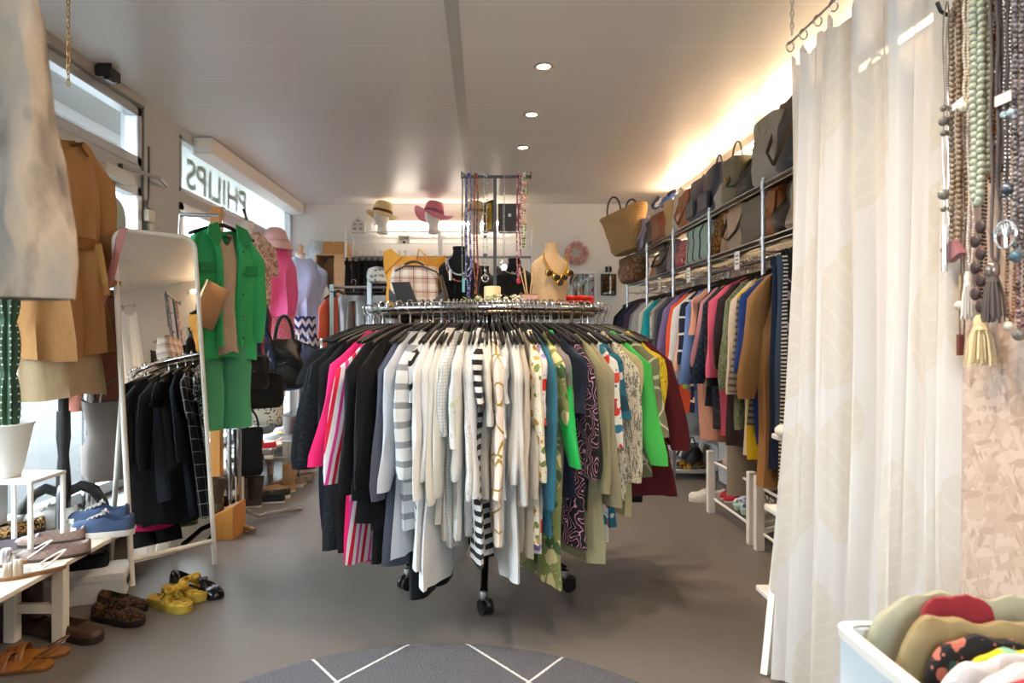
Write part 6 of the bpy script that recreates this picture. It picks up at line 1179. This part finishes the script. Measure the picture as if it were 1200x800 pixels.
nl('copper brown seed bead necklace with white charm', 1186, 378, beadmat('', '#8f5f44', '#b08a6a', '#6a4838', 220), .0036, 1.01, sp=.35, parts=[('white_charm', ball(0, -.006, .009), PRL('#d6d2c4'))]); nl('grey bead necklace with blue pearl at the panel side', 1195, 300, beadmat('', '#6a676c', '#8f8c92', '#4a474c', 150), .005, .99, sp=.3, parts=[('blue_pearl', ball(0, 0, .011), plain('#4f6f80', .15, .3))])
nl('dusty pink and dark bead necklace at the panel side', 1199, 392, beadmat('', '#7f5a5e', '#a88a86', '#4a3a3e', 150), .0048, 1.02, sp=.3, parts=[('grey_pearl', ball(0, 0, .012), DG)]); nl('clear faceted crystal necklace', 1193, 120, plain('#cfd0d2', .08, .4), .0055, 1.01, sp=.5, jit=.2, gap=2.1)
nl('thin rose gold chain with tiny beads', 1113, 395, plain('#a8988e', .3, .6), .0021, 1.035, sp=.2, gap=2.6)
# --- white bin with folded clothes
bnx, bny = .572, 1.1
tbl = thing('side_table', 'small white side table under the bin of folded clothes', 'table', (.8, .86, 0))
MB().box((0, 0, .4), (.5, .52, .03)).build('table_top', WHITEP, tbl, bev=.004)
for x in (-.22, .22):
    for y in (-.23, .23): MB().box((x, y, .19), (.04, .04, .39)).build('leg', WHITEP, tbl)
bn = thing('storage_bin', 'white plastic bin packed with folded clothes in front of the necklaces', 'bin', (.785, .87, .4155)); BM = plain('#dfe6ea', .4); BW, BD, BH = .43, .44, .272
for s in (-1, 1): MB().box((s * BW / 2, 0, BH / 2), (.008, BD, BH)).build('side', BM, bn, bev=.003); MB().box((0, s * (BD / 2 - .004), BH / 2), (BW - .01, .008, BH)).build('side', BM, bn, bev=.003)
MB().box((0, 0, .005), (BW - .01, BD - .01, .01)).build('bottom', BM, bn)
def rr(hx, hy, r, z): return [(sx * (hx - r) + r * cos(a), sy * (hy - r) + r * sin(a), z) for sx, sy, a0 in ((1, 1, 0), (-1, 1, 90), (-1, -1, 180), (1, -1, 270)) for a in [R(a0 + 90 * i / 5) for i in range(6)]]
MB().loft([rr(BW / 2 - .006, BD / 2 - .006, .02, BH - .012), rr(BW / 2 + .012, BD / 2 + .012, .03, BH - .012), rr(BW / 2 + .012, BD / 2 + .012, .03, BH + .002), rr(BW / 2 + .004, BD / 2 + .004, .028, BH + .005), rr(BW / 2 - .006, BD / 2 - .006, .02, BH + .003)], False, False).build('rim', plain('#eceae6', .35), bn)
FC = 'folded clothes in the white bin'
def fc(label, y, z, h, m, w=.4, d=.085, x=.79, rz=0, seed=1, layers=2): return folded('folded_garment', label, (x, y, z), R(rz), m, w, d, h, seed, 'folded garment', FC, layers)
BASE = .43
for lb, y, zt, m, w, d, x, rz, sd in [
 ('pale sage green folded top at the back of the bin', 1.07, .745, S('#a2a390'), .41, .03, .79, 2, 3), ('dark red folded top sticking up behind the khaki one', 1.036, .757, S('#8a2732'), .12, .02, .715, -6, 4),
 ('khaki satin folded blouse', 1.003, .738, S('#93835f', .45), .4, .035, .795, 1, 5), ('black floral folded blouse with teal and salmon print', .97, .728, fab('floral', '#1c1d22', '#2f5a5c', '#b0685c', 22, .3), .37, .03, .8, 2, 6),
 ('yellow and mint green patterned folded blouse', .94, .724, fab('floral', '#7fb59a', '#c9a020', '#d8b52a', 9, .42), .34, .03, .8, 2, 7), ('sky blue folded shirt', .945, .735, S('#8090b8'), .26, .04, .86, 10, 8),
 ('white folded top with pink petals', .918, .717, fab('floral', '#c4c1c6', '#b0507a', '#d8d5da', 9, .3), .4, .03, .79, 0, 9), ('plain white folded shirt', .87, .722, S('#c4c3c6'), .39, .055, .795, 1, 10),
 ('mauve and red print folded top closest to the camera', .845, .72, fab('floral', '#c9bfb4', '#6b4a55', '#a02c3c', 8, .4), .38, .05, .795, 0, 12)]:
    fc(lb, y, BASE, zt - BASE - .01, m, w, d, x, rz, sd, 1)
# --- patterned blouse hanging close to the camera
bs = thing('clothes_stand', 'black metal stand carrying the patterned satin blouse', 'clothes stand', (-1.0, .55, 0)); MB().tube([(0, 0, .02), (0, 0, 1.84), (.13, .12, 1.84), (.13, .5, 1.84)], .012, 10).build('pole', BLKM, bs); MB().lathe([(.16, 0), (.16, .012), (.02, .02)], 28).build('base', BLKM, bs)
SAT = fab('marble', '#9a8c7d', '#4a423c', '#857f78', 11, .5, .5)
garment('blouse', 'grey and beige satin blouse', ' hanging closest to the camera', 'blouse', (-.9, .93, 1.7525), R(-6), SAT, 1.15, .52, None, HB, seed=81, t=.05, ws=.2, wc=.215, wh=.24, srx=.066, sry=.05, sout=.17, send=1.1, hlabel='black hanger with the grey and beige satin blouse')
# --- rug
t = NT('rug_pile'); t.set(Roughness=1.); v = t.coord(); x, y, z = t.xyz(v); u = t.math('MULTIPLY', x, 1 / .63); w = t.math('MULTIPLY', y, 1 / .84); nz = t.math('MULTIPLY', t.noise(v, 60, 2), .014)
l1 = t.math('LESS_THAN', t.math('FRACT', t.math('ADD', t.math('ADD', u, w), -.184)), t.math('ADD', nz, .012)); l2 = t.math('LESS_THAN', t.math('FRACT', t.math('ADD', t.math('SUBTRACT', u, w), 1.268)), t.math('ADD', nz, .012))
n = t.noise(v, 170, 3); t.base(t.mix(t.math('MAXIMUM', l1, l2), t.mix(n, lin('#3c3c42'), lin('#6c6b70')), lin('#d6d3cf'))); t.bump(n, .9, .006)
tag(MB().lathe([(.001, 0), (.895, 0), (.9, .004), (.897, .011), (.88, .0135), (.001, .0135)], 96).build('rug', t.m, loc=(-.15, 1.63, .0)), 'round dark grey rug with thin white diamond lines', 'rug')
for h in SRC:
    for c in list(h.children): bpy.data.objects.remove(c)
    bpy.data.objects.remove(h)
